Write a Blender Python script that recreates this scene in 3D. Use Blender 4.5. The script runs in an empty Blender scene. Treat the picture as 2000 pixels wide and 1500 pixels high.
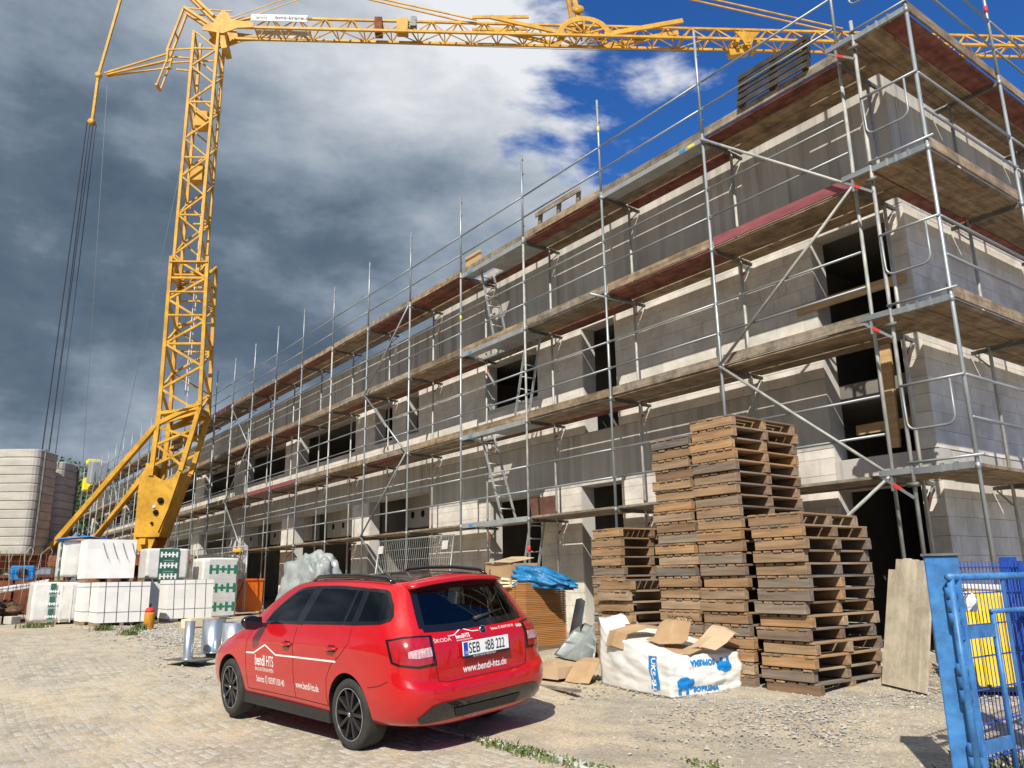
import bpy, bmesh, math, random
import numpy as np
from mathutils import Vector, Matrix, Euler
from mathutils.bvhtree import BVHTree
random.seed(7)
R = math.radians
scene = bpy.context.scene
col = scene.collection

# ------------------------------------------------------------------ camera
cam_d = bpy.data.cameras.new('camera'); cam = bpy.data.objects.new('camera', cam_d); col.objects.link(cam)
cam_d.sensor_width = 36.0; cam_d.lens = 27.74; cam_d.clip_start = 0.05; cam_d.clip_end = 3000
_r = Vector((0.59195729, 0.80581478, -0.01578316)); _d = Vector((-0.20227654, 0.12958074, -0.97071779)); _f = Vector((-0.78017355, 0.57781603, 0.23970369))
cam.matrix_world = Matrix(((_r.x, -_d.x, -_f.x, 5.116), (_r.y, -_d.y, -_f.y, -9.706), (_r.z, -_d.z, -_f.z, 1.042), (0, 0, 0, 1)))
scene.camera = cam

# ------------------------------------------------------------------ sun, sky, exposure
SUN = Vector((0.461, -0.557, 0.691)).normalized()          # towards the sun
sd = bpy.data.lights.new('sun', 'SUN'); sd.energy = 4.4; sd.angle = R(0.53); sd.color = (1.0, 0.935, 0.82)
so = bpy.data.objects.new('sun', sd); col.objects.link(so); so.rotation_euler = SUN.to_track_quat('Z', 'Y').to_euler()
so.location = SUN * 60
scene.view_settings.view_transform = 'Standard'; scene.view_settings.look = 'None'
scene.view_settings.exposure = 0.42; scene.view_settings.gamma = 1.0; scene.view_settings.use_curve_mapping = False
scene.cycles.use_denoising = True
scene.cycles.max_bounces = 5; scene.cycles.diffuse_bounces = 3; scene.cycles.glossy_bounces = 2; scene.cycles.transmission_bounces = 2; scene.cycles.caustics_reflective = False; scene.cycles.caustics_refractive = False

world = bpy.data.worlds.new('World'); scene.world = world; world.use_nodes = True
world.cycles.sampling_method = 'MANUAL'; world.cycles.sample_map_resolution = 512
def build_world():
    nt = world.node_tree; nt.nodes.clear(); N = nt.nodes; L = nt.links
    def nd(t, **k):
        n = N.new(t)
        for a, b in k.items(): setattr(n, a, b)
        return n
    def math_(op, a, b=None, clamp=False):
        n = nd('ShaderNodeMath', operation=op); n.use_clamp = clamp
        for i, v in enumerate((a, b)):
            if v is None: continue
            if isinstance(v, (int, float)): n.inputs[i].default_value = v
            else: L.new(v, n.inputs[i])
        return n.outputs[0]
    def maprange(v, a, b, c=0.0, d=1.0, smooth=True):
        n = nd('ShaderNodeMapRange'); n.interpolation_type = 'SMOOTHSTEP' if smooth else 'LINEAR'
        L.new(v, n.inputs[0])
        for i, x in enumerate((a, b, c, d)): n.inputs[1 + i].default_value = x
        return n.outputs[0]
    out = nd('ShaderNodeOutputWorld'); bg = nd('ShaderNodeBackground'); bg.inputs[1].default_value = 0.115
    sky = nd('ShaderNodeTexSky', sky_type='NISHITA'); sky.sun_disc = False
    sky.sun_elevation = math.asin(SUN.z); sky.sun_rotation = math.atan2(SUN.x, SUN.y)
    sky.air_density = 1.0; sky.dust_density = 0.2; sky.ozone_density = 4.0; sky.altitude = 400
    deep = nd('ShaderNodeMix', data_type='RGBA', blend_type='MULTIPLY'); deep.inputs[0].default_value = 1.0
    L.new(sky.outputs[0], deep.inputs[6]); deep.inputs[7].default_value = (0.24, 0.56, 0.95, 1)
    tc = nd('ShaderNodeTexCoord'); sep = nd('ShaderNodeSeparateXYZ'); L.new(tc.outputs['Generated'], sep.inputs[0])
    x, y, z = sep.outputs
    zz = math_('ADD', math_('MAXIMUM', z, 0.0), 0.75)
    comb = nd('ShaderNodeCombineXYZ'); L.new(math_('DIVIDE', x, zz), comb.inputs[0]); L.new(math_('DIVIDE', y, zz), comb.inputs[1]); L.new(math_('MULTIPLY', z, 1.5), comb.inputs[2])
    def noise(scale, detail, rough, off, dist=0.0):
        m = nd('ShaderNodeMapping'); L.new(comb.outputs[0], m.inputs[0]); m.inputs[1].default_value = off
        n = nd('ShaderNodeTexNoise'); n.inputs['Scale'].default_value = scale; n.inputs['Detail'].default_value = detail
        n.inputs['Roughness'].default_value = rough; n.inputs['Distortion'].default_value = dist
        L.new(m.outputs[0], n.inputs['Vector']); return n.outputs[0]
    n1 = noise(4.2, 8, 0.58, (3.1, 1.7, 0.4), 0.15)
    n2 = noise(2.4, 5, 0.52, (7.3, 2.2, 1.1), 0.25)
    n3 = noise(6.5, 8, 0.58, (0.3, 5.2, 2.0), 0.1)
    dot = math_('ADD', math_('MULTIPLY', x, 0.592), math_('MULTIPLY', y, 0.806))
    cov = math_('ADD', math_('MULTIPLY', math_('SUBTRACT', 0.088, dot), 1.0), math_('MULTIPLY', math_('SUBTRACT', n1, 0.5), 0.75))
    mask = maprange(cov, -0.035, 0.055)
    # brightness of the cloud bank: white at its sunlit edge, slate in its deep middle
    edge = maprange(dot, -0.40, 0.10)
    hi = maprange(z, 0.38, 0.60); lo = maprange(z, 0.30, 0.14)
    b = math_('ADD', math_('MULTIPLY', edge, 0.40), math_('ADD', math_('MULTIPLY', hi, 0.42), math_('MULTIPLY', lo, 0.30)))
    b = math_('ADD', math_('ADD', b, 0.15), math_('ADD', math_('MULTIPLY', math_('SUBTRACT', n2, 0.48), 1.0), math_('MULTIPLY', math_('SUBTRACT', n3, 0.5), 1.0)))
    ramp = nd('ShaderNodeValToRGB'); L.new(b, ramp.inputs[0]); e = ramp.color_ramp.elements
    e[0].position = 0.0; e[0].color = (0.50, 0.76, 1.10, 1)
    e[1].position = 0.95; e[1].color = (5.4, 5.55, 5.8, 1)
    for p_, c in ((0.22, (0.80, 1.12, 1.52, 1)), (0.45, (1.8, 2.2, 2.7, 1)), (0.68, (3.3, 3.6, 4.0, 1))):
        q = e.new(p_); q.color = c
    mx = nd('ShaderNodeMix', data_type='RGBA'); L.new(mask, mx.inputs[0]); L.new(deep.outputs[2], mx.inputs[6]); L.new(ramp.outputs[0], mx.inputs[7])
    L.new(mx.outputs[2], bg.inputs[0]); L.new(bg.outputs[0], out.inputs[0])
build_world()

# ------------------------------------------------------------------ helpers
def link(o, parent=None):
    col.objects.link(o)
    if parent is not None: o.parent = parent
    return o
def thing(name, label, cat, loc=(0, 0, 0), rz=0.0, group=None):
    o = bpy.data.objects.new(name, None); col.objects.link(o); o.location = loc; o.rotation_euler = (0, 0, rz)
    o.empty_display_size = 0.2
    return tag(o, label, cat, group)
def tag(o, label, cat, group=None):
    o['label'] = label; o['category'] = cat
    if group: o['group'] = group
    return o
def structure(o): o['kind'] = 'structure'; return o
def stuff(o): o['kind'] = 'stuff'; return o
def mk(name, verts, faces, mat, parent=None, smooth=False, loc=None, rot=None):
    me = bpy.data.meshes.new(name); me.from_pydata([tuple(v) for v in verts], [], faces); me.update()
    if mat: me.materials.append(mat)
    if smooth: me.polygons.foreach_set('use_smooth', [True] * len(me.polygons))
    o = bpy.data.objects.new(name, me)
    if loc is not None: o.location = loc
    if rot is not None: o.rotation_euler = rot
    return link(o, parent)
BF = [(0, 3, 2, 1), (4, 5, 6, 7), (0, 1, 5, 4), (1, 2, 6, 5), (2, 3, 7, 6), (3, 0, 4, 7)]
def bverts(x0, x1, y0, y1, z0, z1):
    return [(x0, y0, z0), (x1, y0, z0), (x1, y1, z0), (x0, y1, z0), (x0, y0, z1), (x1, y0, z1), (x1, y1, z1), (x0, y1, z1)]
class MB:
    """collects shapes into one mesh"""
    def __init__(s): s.v = []; s.f = []
    def add(s, v, f):
        n = len(s.v); s.v += [tuple(p) for p in v]; s.f += [tuple(i + n for i in q) for q in f]; return s
    def box(s, x0, x1, y0, y1, z0, z1): return s.add(bverts(x0, x1, y0, y1, z0, z1), BF)
    def bar(s, p, q, w, h, up=(0, 0, 1)):
        p = Vector(p); q = Vector(q); d = q - p; Lr = d.length; d.normalize(); u = Vector(up)
        if abs(d.dot(u)) > .99: u = Vector((1, 0, 0))
        a = d.cross(u).normalized() * w / 2; b = a.cross(d).normalized() * h / 2
        return s.add([p - a - b, p + a - b, p + a + b, p - a + b, q - a - b, q + a - b, q + a + b, q - a + b], [(0, 3, 2, 1), (4, 5, 6, 7), (0, 1, 5, 4), (1, 2, 6, 5), (2, 3, 7, 6), (3, 0, 4, 7)])
    def tube(s, pts, r, n=8, cap=True):
        pts = [Vector(p) for p in pts]; rings = []; prev = None
        for i, p in enumerate(pts):
            d = (pts[min(i + 1, len(pts) - 1)] - pts[max(i - 1, 0)]).normalized()
            if prev is None:
                u = Vector((0, 0, 1)) if abs(d.z) < .9 else Vector((1, 0, 0)); a = d.cross(u).normalized()
            else: a = (prev - d * prev.dot(d)).normalized()
            prev = a; b = d.cross(a); rr = r[i] if isinstance(r, (list, tuple)) else r
            rings.append([p + (a * math.cos(2 * math.pi * k / n) + b * math.sin(2 * math.pi * k / n)) * rr for k in range(n)])
        v = [x for g in rings for x in g]; f = []
        for i in range(len(rings) - 1):
            for k in range(n): f.append((i * n + k, i * n + (k + 1) % n, (i + 1) * n + (k + 1) % n, (i + 1) * n + k))
        if cap: f.append(tuple(reversed(range(n)))); f.append(tuple((len(rings) - 1) * n + k for k in range(n)))
        return s.add(v, f)
    def lathe(s, prof, n=24, c=(0, 0, 0), cap=True):
        v = []; f = []
        for r, z in prof:
            for k in range(n): v.append((c[0] + r * math.cos(2 * math.pi * k / n), c[1] + r * math.sin(2 * math.pi * k / n), c[2] + z))
        for i in range(len(prof) - 1):
            for k in range(n): f.append((i * n + k, i * n + (k + 1) % n, (i + 1) * n + (k + 1) % n, (i + 1) * n + k))
        if cap: f.append(tuple(reversed(range(n)))); f.append(tuple((len(prof) - 1) * n + k for k in range(n)))
        return s.add(v, f)
    def prism(s, poly, y0, y1):       # polygon in xz, extruded in y
        n = len(poly); v = [(x, y0, z) for x, z in poly] + [(x, y1, z) for x, z in poly]
        f = [tuple(range(n)), tuple(reversed(range(n, 2 * n)))] + [(i, i + n, (i + 1) % n + n, (i + 1) % n) for i in range(n)]
        return s.add(v, f)
    def out(s, name, mat, parent=None, smooth=False, loc=None, rot=None): return mk(name, s.v, s.f, mat, parent, smooth, loc, rot)
_cache = {}
def inst(name, key, maker, mat, parent=None, matrix=None):
    """object that shares its mesh with every alike piece"""
    k = (key, mat.name)
    if k not in _cache:
        v, f, sm = maker(); me = bpy.data.meshes.new(name); me.from_pydata([tuple(p) for p in v], [], f); me.update(); me.materials.append(mat)
        if sm: me.polygons.foreach_set('use_smooth', [True] * len(me.polygons))
        _cache[k] = me
    o = bpy.data.objects.new(name, _cache[k])
    link(o, parent)
    if matrix is not None: o.matrix_local = matrix
    return o
def box_i(name, dims, mat, parent, loc, rot=(0, 0, 0), bev=0.0):
    sx, sy, sz = (round(d, 3) for d in dims)
    def maker():
        if bev <= 0: return bverts(-sx / 2, sx / 2, -sy / 2, sy / 2, -sz / 2, sz / 2), BF, False
        bm = bmesh.new(); bmesh.ops.create_cube(bm, size=1); bmesh.ops.scale(bm, vec=(sx, sy, sz), verts=bm.verts)
        bmesh.ops.bevel(bm, geom=bm.edges[:], offset=bev, segments=1, affect='EDGES', profile=.5)
        bm.verts.ensure_lookup_table(); bm.verts.index_update(); v = [p.co.copy() for p in bm.verts]; f = [tuple(q.index for q in g.verts) for g in bm.faces]; bm.free(); return v, f, False
    return inst(name, ('box', sx, sy, sz, bev), maker, mat, parent, Matrix.Translation(loc) @ Euler(rot).to_matrix().to_4x4())
def aim(p, q):
    d = Vector(q) - Vector(p); return Matrix.Translation(p) @ d.to_track_quat('Z', 'Y').to_matrix().to_4x4(), d.length
def tube_i(name, p, q, r, mat, parent, n=10):
    m, Lr = aim(p, q); Lr = round(Lr, 3)
    def maker():
        b = MB().tube([(0, 0, 0), (0, 0, Lr)], r, n); return b.v, b.f, True
    o = inst(name, ('tube', r, Lr, n), maker, mat, parent, m); return o
def bar_i(name, p, q, w, h, mat, parent):
    m, Lr = aim(p, q); Lr = round(Lr, 2)
    def maker(): return bverts(-w / 2, w / 2, -h / 2, h / 2, 0, Lr), BF, False
    return inst(name, ('bar', w, h, Lr), maker, mat, parent, m)
def sstep(a, b, x):
    t = min(1, max(0, (x - a) / (b - a))); return t * t * (3 - 2 * t)
def gz(x, y):                          # height of the yard: falls gently from the building towards the street
    return 0.06 * max(min(y, 0.0), -14) * sstep(-15, -4, x)

# ------------------------------------------------------------------ materials
def pm(name, c1, c2=None, scale=(3, 3, 3), rough=.7, metal=0.0, bump=0.0, bscale=None, coord='Object', rand=0.0, detail=5, c3=None, ramp=(.35, .65), bdist=.01, spec=None, coat=0.0, trans=0.0, dirt=0.0, dscale=3.0):
    m = bpy.data.materials.new(name); m.use_nodes = True; nt = m.node_tree; N = nt.nodes; L = nt.links
    b = N['Principled BSDF']; b.inputs['Roughness'].default_value = rough; b.inputs['Metallic'].default_value = metal
    if spec is not None: b.inputs['Specular IOR Level'].default_value = spec
    if coat: b.inputs['Coat Weight'].default_value = coat; b.inputs['Coat Roughness'].default_value = .04
    if trans: b.inputs['Transmission Weight'].default_value = trans
    if c2 is None and not bump and not rand:
        b.inputs['Base Color'].default_value = (*c1, 1); return m
    tc = N.new('ShaderNodeTexCoord'); mp = N.new('ShaderNodeMapping'); mp.inputs['Scale'].default_value = scale
    if coord == 'World':
        g = N.new('ShaderNodeNewGeometry'); L.new(g.outputs['Position'], mp.inputs[0])
    else: L.new(tc.outputs['Object'], mp.inputs[0])
    oi = N.new('ShaderNodeObjectInfo')
    off = N.new('ShaderNodeVectorMath'); off.operation = 'MULTIPLY_ADD'
    cmb = N.new('ShaderNodeCombineXYZ')
    if coord == 'Object':
        for i in range(3): L.new(oi.outputs['Random'], cmb.inputs[i])
        L.new(cmb.outputs[0], off.inputs[0]); off.inputs[1].default_value = (37, 53, 71); L.new(mp.outputs[0], off.inputs[2]); vec = off.outputs[0]
    else: vec = mp.outputs[0]
    nz = N.new('ShaderNodeTexNoise'); nz.inputs['Scale'].default_value = 1.0; nz.inputs['Detail'].default_value = detail; nz.inputs['Roughness'].default_value = .6
    L.new(vec, nz.inputs['Vector'])
    rp = N.new('ShaderNodeValToRGB'); L.new(nz.outputs[0], rp.inputs[0]); e = rp.color_ramp.elements
    e[0].position, e[1].position = ramp; e[0].color = (*c1, 1); e[1].color = (*(c2 or c1), 1)
    if c3: q = e.new(min(.99, ramp[1] + .14)); q.color = (*c3, 1)
    colr = rp.outputs[0]
    if rand:
        hs = N.new('ShaderNodeHueSaturation'); L.new(colr, hs.inputs['Color'])
        mr = N.new('ShaderNodeMapRange'); L.new(oi.outputs['Random'], mr.inputs[0]); mr.inputs[3].default_value = 1 - rand; mr.inputs[4].default_value = 1 + rand * .8
        L.new(mr.outputs[0], hs.inputs['Value']); colr = hs.outputs[0]
    if dirt:
        dn = N.new('ShaderNodeTexNoise'); dn.inputs['Scale'].default_value = dscale; dn.inputs['Detail'].default_value = 7; dn.inputs['Roughness'].default_value = .7
        gg = N.new('ShaderNodeNewGeometry'); L.new(gg.outputs['Position'], dn.inputs['Vector'])
        dr = N.new('ShaderNodeMapRange'); L.new(dn.outputs[0], dr.inputs[0]); dr.inputs[1].default_value = .38; dr.inputs[2].default_value = .60; dr.inputs[3].default_value = 1 - dirt; dr.inputs[4].default_value = 1.06
        h2 = N.new('ShaderNodeHueSaturation'); L.new(colr, h2.inputs['Color']); L.new(dr.outputs[0], h2.inputs['Value']); colr = h2.outputs[0]
    L.new(colr, b.inputs['Base Color'])
    if bump:
        bn = N.new('ShaderNodeTexNoise'); bn.inputs['Detail'].default_value = 6; bn.inputs['Scale'].default_value = bscale or 1.0
        if bscale: L.new((tc.outputs['Object'] if coord == 'Object' else mp.inputs[0].links[0].from_socket), bn.inputs['Vector'])
        else: L.new(vec, bn.inputs['Vector'])
        bp = N.new('ShaderNodeBump'); bp.inputs['Strength'].default_value = bump; bp.inputs['Distance'].default_value = bdist
        L.new(bn.outputs[0], bp.inputs['Height']); L.new(bp.outputs[0], b.inputs['Normal'])
    return m
def pallet_wood(name, axis):
    """weathered pallet wood: every piece drawn from honey, brown or grey by its own random value, grain along the piece"""
    m = bpy.data.materials.new(name); m.use_nodes = True; nt = m.node_tree; N = nt.nodes; L = nt.links; b = N['Principled BSDF']; b.inputs['Roughness'].default_value = .85
    oi = N.new('ShaderNodeObjectInfo'); rp = N.new('ShaderNodeValToRGB'); L.new(oi.outputs['Random'], rp.inputs[0]); e = rp.color_ramp.elements
    cols = [(0.0, (.41, .235, .11)), (.16, (.31, .195, .105)), (.30, (.17, .15, .13)), (.42, (.37, .245, .135)), (.54, (.20, .12, .07)), (.66, (.23, .195, .155)), (.78, (.45, .27, .13)), (.90, (.26, .18, .12)), (1.0, (.42, .31, .20))]
    e[0].position = 0; e[0].color = (*cols[0][1], 1); e[1].position = 1; e[1].color = (*cols[-1][1], 1)
    for p_, c in cols[1:-1]: q = e.new(p_); q.color = (*c, 1)
    tc = N.new('ShaderNodeTexCoord'); mp = N.new('ShaderNodeMapping'); sc = [22, 22, 22]; sc[axis] = 1.6; mp.inputs['Scale'].default_value = sc; L.new(tc.outputs['Object'], mp.inputs[0])
    ad = N.new('ShaderNodeVectorMath'); ad.operation = 'ADD'; L.new(mp.outputs[0], ad.inputs[0])
    cm = N.new('ShaderNodeMath'); cm.operation = 'MULTIPLY'; cm.inputs[1].default_value = 91; L.new(oi.outputs['Random'], cm.inputs[0]); L.new(cm.outputs[0], ad.inputs[1])
    nz = N.new('ShaderNodeTexNoise'); nz.inputs['Scale'].default_value = 1; nz.inputs['Detail'].default_value = 6; nz.inputs['Roughness'].default_value = .65; L.new(ad.outputs[0], nz.inputs['Vector'])
    mr = N.new('ShaderNodeMapRange'); L.new(nz.outputs[0], mr.inputs[0]); mr.inputs[1].default_value = .3; mr.inputs[2].default_value = .72; mr.inputs[3].default_value = .50; mr.inputs[4].default_value = 1.28
    hs = N.new('ShaderNodeHueSaturation'); L.new(rp.outputs[0], hs.inputs['Color']); L.new(mr.outputs[0], hs.inputs['Value']); L.new(hs.outputs[0], b.inputs['Base Color'])
    bp = N.new('ShaderNodeBump'); bp.inputs['Strength'].default_value = .5; bp.inputs['Distance'].default_value = .004; L.new(nz.outputs[0], bp.inputs['Height']); L.new(bp.outputs[0], b.inputs['Normal'])
    return m
m_galv = pm('galvanised', (.24, .27, .29), (.40, .43, .44), (6, 6, 1.2), rough=.5, metal=.55, rand=.15, c3=(.55, .55, .52))
m_galvold = pm('galvanised_spattered', (.28, .30, .29), (.50, .49, .45), (14, 14, 5), rough=.65, metal=.25, rand=.12, c3=(.62, .60, .54))
m_steeldark = pm('dull_steel', (.10, .105, .10), (.20, .20, .18), (5, 5, 5), rough=.6, metal=.4)
m_red = pm('signal_red', (.65, .03, .03))
m_plank = [pm('plank_tan', (.21, .145, .085), (.37, .28, .185), (1.2, 16, 16), rough=.88, rand=.22, bump=.35, c3=(.44, .36, .26), dirt=.5, dscale=4),
           pm('plank_red', (.17, .055, .04), (.25, .095, .065), (1.5, 9, 9), rough=.85, rand=.2, bump=.3, c3=(.24, .15, .10), dirt=.55, dscale=5),
           pm('plank_grey', (.19, .155, .115), (.33, .28, .22), (1.2, 16, 16), rough=.9, rand=.2, bump=.35, c3=(.42, .38, .31), dirt=.5, dscale=4)]
m_plank_y = [pm('plank_tan_side', (.21, .145, .085), (.37, .28, .185), (16, 1.2, 16), rough=.88, rand=.22, bump=.35, c3=(.42, .34, .24), dirt=.5, dscale=4),
             pm('plank_red_side', (.21, .065, .05), (.29, .11, .08), (9, 1.5, 9), rough=.85, rand=.15, bump=.3, c3=(.28, .16, .11), dirt=.5, dscale=5)]
m_purple = pm('plank_wine', (.20, .05, .06), (.29, .085, .10), (2, 9, 9), rough=.7, rand=.1, c3=(.42, .28, .28))
m_rawwood = pm('raw_timber', (.42, .27, .13), (.58, .40, .21), (2, 14, 14), rough=.8, rand=.15)
m_alu = pm('aluminium_deck', (.36, .38, .39), (.48, .50, .50), (4, 4, 4), rough=.45, metal=.5)
m_blue_tag = pm('blue_label', (.02, .25, .55))
m_yellow_tag = pm('yellow_tape', (.75, .65, .05))
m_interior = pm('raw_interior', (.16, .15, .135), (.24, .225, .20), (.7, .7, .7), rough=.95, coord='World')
# ------------------------------------------------------------------ building material: concrete with formwork marks, aerated blocks
def concrete(name, c1, c2, c3, bw=.12):
    m = bpy.data.materials.new(name); m.use_nodes = True; nt = m.node_tree; N = nt.nodes; L = nt.links; b = N['Principled BSDF']; b.inputs['Roughness'].default_value = .9
    g = N.new('ShaderNodeNewGeometry'); sp = N.new('ShaderNodeSeparateXYZ'); L.new(g.outputs['Position'], sp.inputs[0])
    s = N.new('ShaderNodeMath'); s.operation = 'ADD'; L.new(sp.outputs[0], s.inputs[0]); L.new(sp.outputs[1], s.inputs[1])
    dv = N.new('ShaderNodeMath'); dv.operation = 'DIVIDE'; L.new(s.outputs[0], dv.inputs[0]); dv.inputs[1].default_value = bw
    fl = N.new('ShaderNodeMath'); fl.operation = 'FLOOR'; L.new(dv.outputs[0], fl.inputs[0])
    fr = N.new('ShaderNodeMath'); fr.operation = 'FRACT'; L.new(dv.outputs[0], fr.inputs[0])
    wn = N.new('ShaderNodeTexWhiteNoise'); wn.noise_dimensions = '1D'; L.new(fl.outputs[0], wn.inputs['W'])
    def noise(sc, det):
        mp = N.new('ShaderNodeMapping'); mp.inputs['Scale'].default_value = sc; L.new(g.outputs['Position'], mp.inputs[0])
        n = N.new('ShaderNodeTexNoise'); n.inputs['Scale'].default_value = 1; n.inputs['Detail'].default_value = det; L.new(mp.outputs[0], n.inputs['Vector']); return n.outputs[0]
    streak = noise((5.5, 5.5, .35), 6); cloud = noise((.6, .6, .9), 5); fine = noise((30, 30, 30), 4)
    rp = N.new('ShaderNodeValToRGB'); e = rp.color_ramp.elements; e[0].position = .32; e[0].color = (*c1, 1); e[1].position = .7; e[1].color = (*c2, 1); L.new(cloud, rp.inputs[0])
    mx = N.new('ShaderNodeMix'); mx.data_type = 'RGBA'; L.new(rp.outputs[0], mx.inputs[6]); mx.inputs[7].default_value = (*c3, 1)
    mr = N.new('ShaderNodeMapRange'); L.new(streak, mr.inputs[0]); mr.inputs[1].default_value = .56; mr.inputs[2].default_value = .72; mr.inputs[4].default_value = .75; L.new(mr.outputs[0], mx.inputs[0])
    hs = N.new('ShaderNodeHueSaturation'); L.new(mx.outputs[2], hs.inputs['Color'])
    v = N.new('ShaderNodeMapRange'); L.new(wn.outputs['Value'], v.inputs[0]); v.inputs[3].default_value = .86; v.inputs[4].default_value = 1.1; L.new(v.outputs[0], hs.inputs['Value'])
    L.new(hs.outputs[0], b.inputs['Base Color'])
    pp = N.new('ShaderNodeMath'); pp.operation = 'LESS_THAN'; L.new(fr.outputs[0], pp.inputs[0]); pp.inputs[1].default_value = .06
    ht = N.new('ShaderNodeMath'); ht.operation = 'MULTIPLY_ADD'; L.new(pp.outputs[0], ht.inputs[0]); ht.inputs[1].default_value = 1.0; L.new(fine, ht.inputs[2])
    bp = N.new('ShaderNodeBump'); bp.inputs['Strength'].default_value = .5; bp.inputs['Distance'].default_value = .006; L.new(ht.outputs[0], bp.inputs['Height']); L.new(bp.outputs[0], b.inputs['Normal'])
    return m
m_conc = concrete('cast_concrete', (.42, .40, .36), (.56, .535, .485), (.25, .23, .195))
m_concl = concrete('pale_concrete', (.48, .465, .435), (.58, .565, .53), (.32, .30, .27), .6)
m_aac = pm('aerated_block', (.61, .575, .515), (.71, .675, .615), (3, 3, 3), rough=.95, rand=.08, bump=.25, bscale=40, bdist=.003, c3=(.54, .52, .48), dirt=.2, dscale=1.6)
m_mortar = pm('thin_mortar', (.46, .44, .41), (.56, .54, .51), (4, 4, 4), rough=.95, coord='World')

# ------------------------------------------------------------------ ground
def ground_mat():
    m = bpy.data.materials.new('yard_dust'); m.use_nodes = True; nt = m.node_tree; N = nt.nodes; L = nt.links; b = N['Principled BSDF']; b.inputs['Roughness'].default_value = .95
    b.inputs['Specular IOR Level'].default_value = .2
    g = N.new('ShaderNodeNewGeometry')
    def noise(sc, det, rough=.6):
        mp = N.new('ShaderNodeMapping'); mp.inputs['Scale'].default_value = sc; L.new(g.outputs['Position'], mp.inputs[0])
        n = N.new('ShaderNodeTexNoise'); n.inputs['Scale'].default_value = 1; n.inputs['Detail'].default_value = det; n.inputs['Roughness'].default_value = rough; L.new(mp.outputs[0], n.inputs['Vector']); return n.outputs[0]
    big = noise((.45, .7, 1), 6); mid = noise((2.2, 3.2, 1), 7, .7); fine = noise((38, 38, 38), 5, .75)
    rp = N.new('ShaderNodeValToRGB'); L.new(big, rp.inputs[0]); e = rp.color_ramp.elements
    e[0].position = .36; e[0].color = (.42, .38, .305, 1); e[1].position = .62; e[1].color = (.54, .46, .335, 1)
    q = e.new(.5); q.color = (.475, .418, .325, 1)
    mx = N.new('ShaderNodeMix'); mx.data_type = 'RGBA'; mx.blend_type = 'MULTIPLY'; mx.inputs[0].default_value = 1; L.new(rp.outputs[0], mx.inputs[6])
    r2 = N.new('ShaderNodeValToRGB'); L.new(mid, r2.inputs[0]); e = r2.color_ramp.elements; e[0].position = .35; e[0].color = (.74, .74, .75, 1); e[1].position = .60; e[1].color = (1.12, 1.09, 1.04, 1); L.new(r2.outputs[0], mx.inputs[7])
    m2 = N.new('ShaderNodeMix'); m2.data_type = 'RGBA'; m2.blend_type = 'MULTIPLY'; m2.inputs[0].default_value = 1; L.new(mx.outputs[2], m2.inputs[6])
    r3 = N.new('ShaderNodeValToRGB'); L.new(fine, r3.inputs[0]); e = r3.color_ramp.elements; e[0].position = .34; e[0].color = (.60, .60, .60, 1); e[1].position = .62; e[1].color = (1.12, 1.12, 1.12, 1); L.new(r3.outputs[0], m2.inputs[7])
    ds = N.new('ShaderNodeVectorMath'); ds.operation = 'DISTANCE'; sc_ = N.new('ShaderNodeVectorMath'); sc_.operation = 'MULTIPLY'; L.new(g.outputs['Position'], sc_.inputs[0]); sc_.inputs[1].default_value = (.30, 1.0, 0); L.new(sc_.outputs[0], ds.inputs[0]); ds.inputs[1].default_value = (-12.2 * .30, -4.55, 0)
    sn = N.new('ShaderNodeMath'); sn.operation = 'MULTIPLY_ADD'; L.new(mid, sn.inputs[0]); sn.inputs[1].default_value = 1.6; L.new(ds.outputs['Value'], sn.inputs[2])
    sr = N.new('ShaderNodeMapRange'); sr.interpolation_type = 'SMOOTHSTEP'; L.new(sn.outputs[0], sr.inputs[0]); sr.inputs[1].default_value = 1.9; sr.inputs[2].default_value = 1.2; sr.inputs[3].default_value = 0; sr.inputs[4].default_value = .75
    m3 = N.new('ShaderNodeMix'); m3.data_type = 'RGBA'; L.new(sr.outputs[0], m3.inputs[0]); L.new(m2.outputs[2], m3.inputs[6]); m3.inputs[7].default_value = (.56, .39, .20, 1)
    L.new(m3.outputs[2], b.inputs['Base Color'])
    bp = N.new('ShaderNodeBump'); bp.inputs['Strength'].default_value = .8; bp.inputs['Distance'].default_value = .012; L.new(fine, bp.inputs['Height']); L.new(bp.outputs[0], b.inputs['Normal'])
    return m
m_ground = ground_mat()
def axis_pts(lo, hi, a, b, fine, coarse):
    p = list(np.arange(a, b + 1e-6, fine)); x = a; s = fine
    while x > lo: s *= 1.35; x -= s; p.insert(0, max(x, lo))
    x = b; s = fine
    while x < hi: s *= 1.35; x += s; p.append(min(x, hi))
    return p
xs = axis_pts(-1200, 900, -24, 8, .25, 9); ys = axis_pts(-700, 1200, -12, 2, .25, 9)
rng = np.random.default_rng(3)
def undul(x, y): return .012 * math.sin(1.7 * x + .6 * y) * math.sin(1.1 * y - .7 * x) + .008 * math.sin(4.1 * x) * math.sin(3.3 * y + 1)
gv = [(x, y, gz(x, y) + (undul(x, y) if -24 < x < 8 and -5.3 < y < 1 else 0)) for y in ys for x in xs]; nx = len(xs)
gf = [(j * nx + i, j * nx + i + 1, (j + 1) * nx + i + 1, (j + 1) * nx + i) for j in range(len(ys) - 1) for i in range(nx - 1)]
ground = structure(mk('ground', gv, gf, m_ground, None, True))

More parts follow.
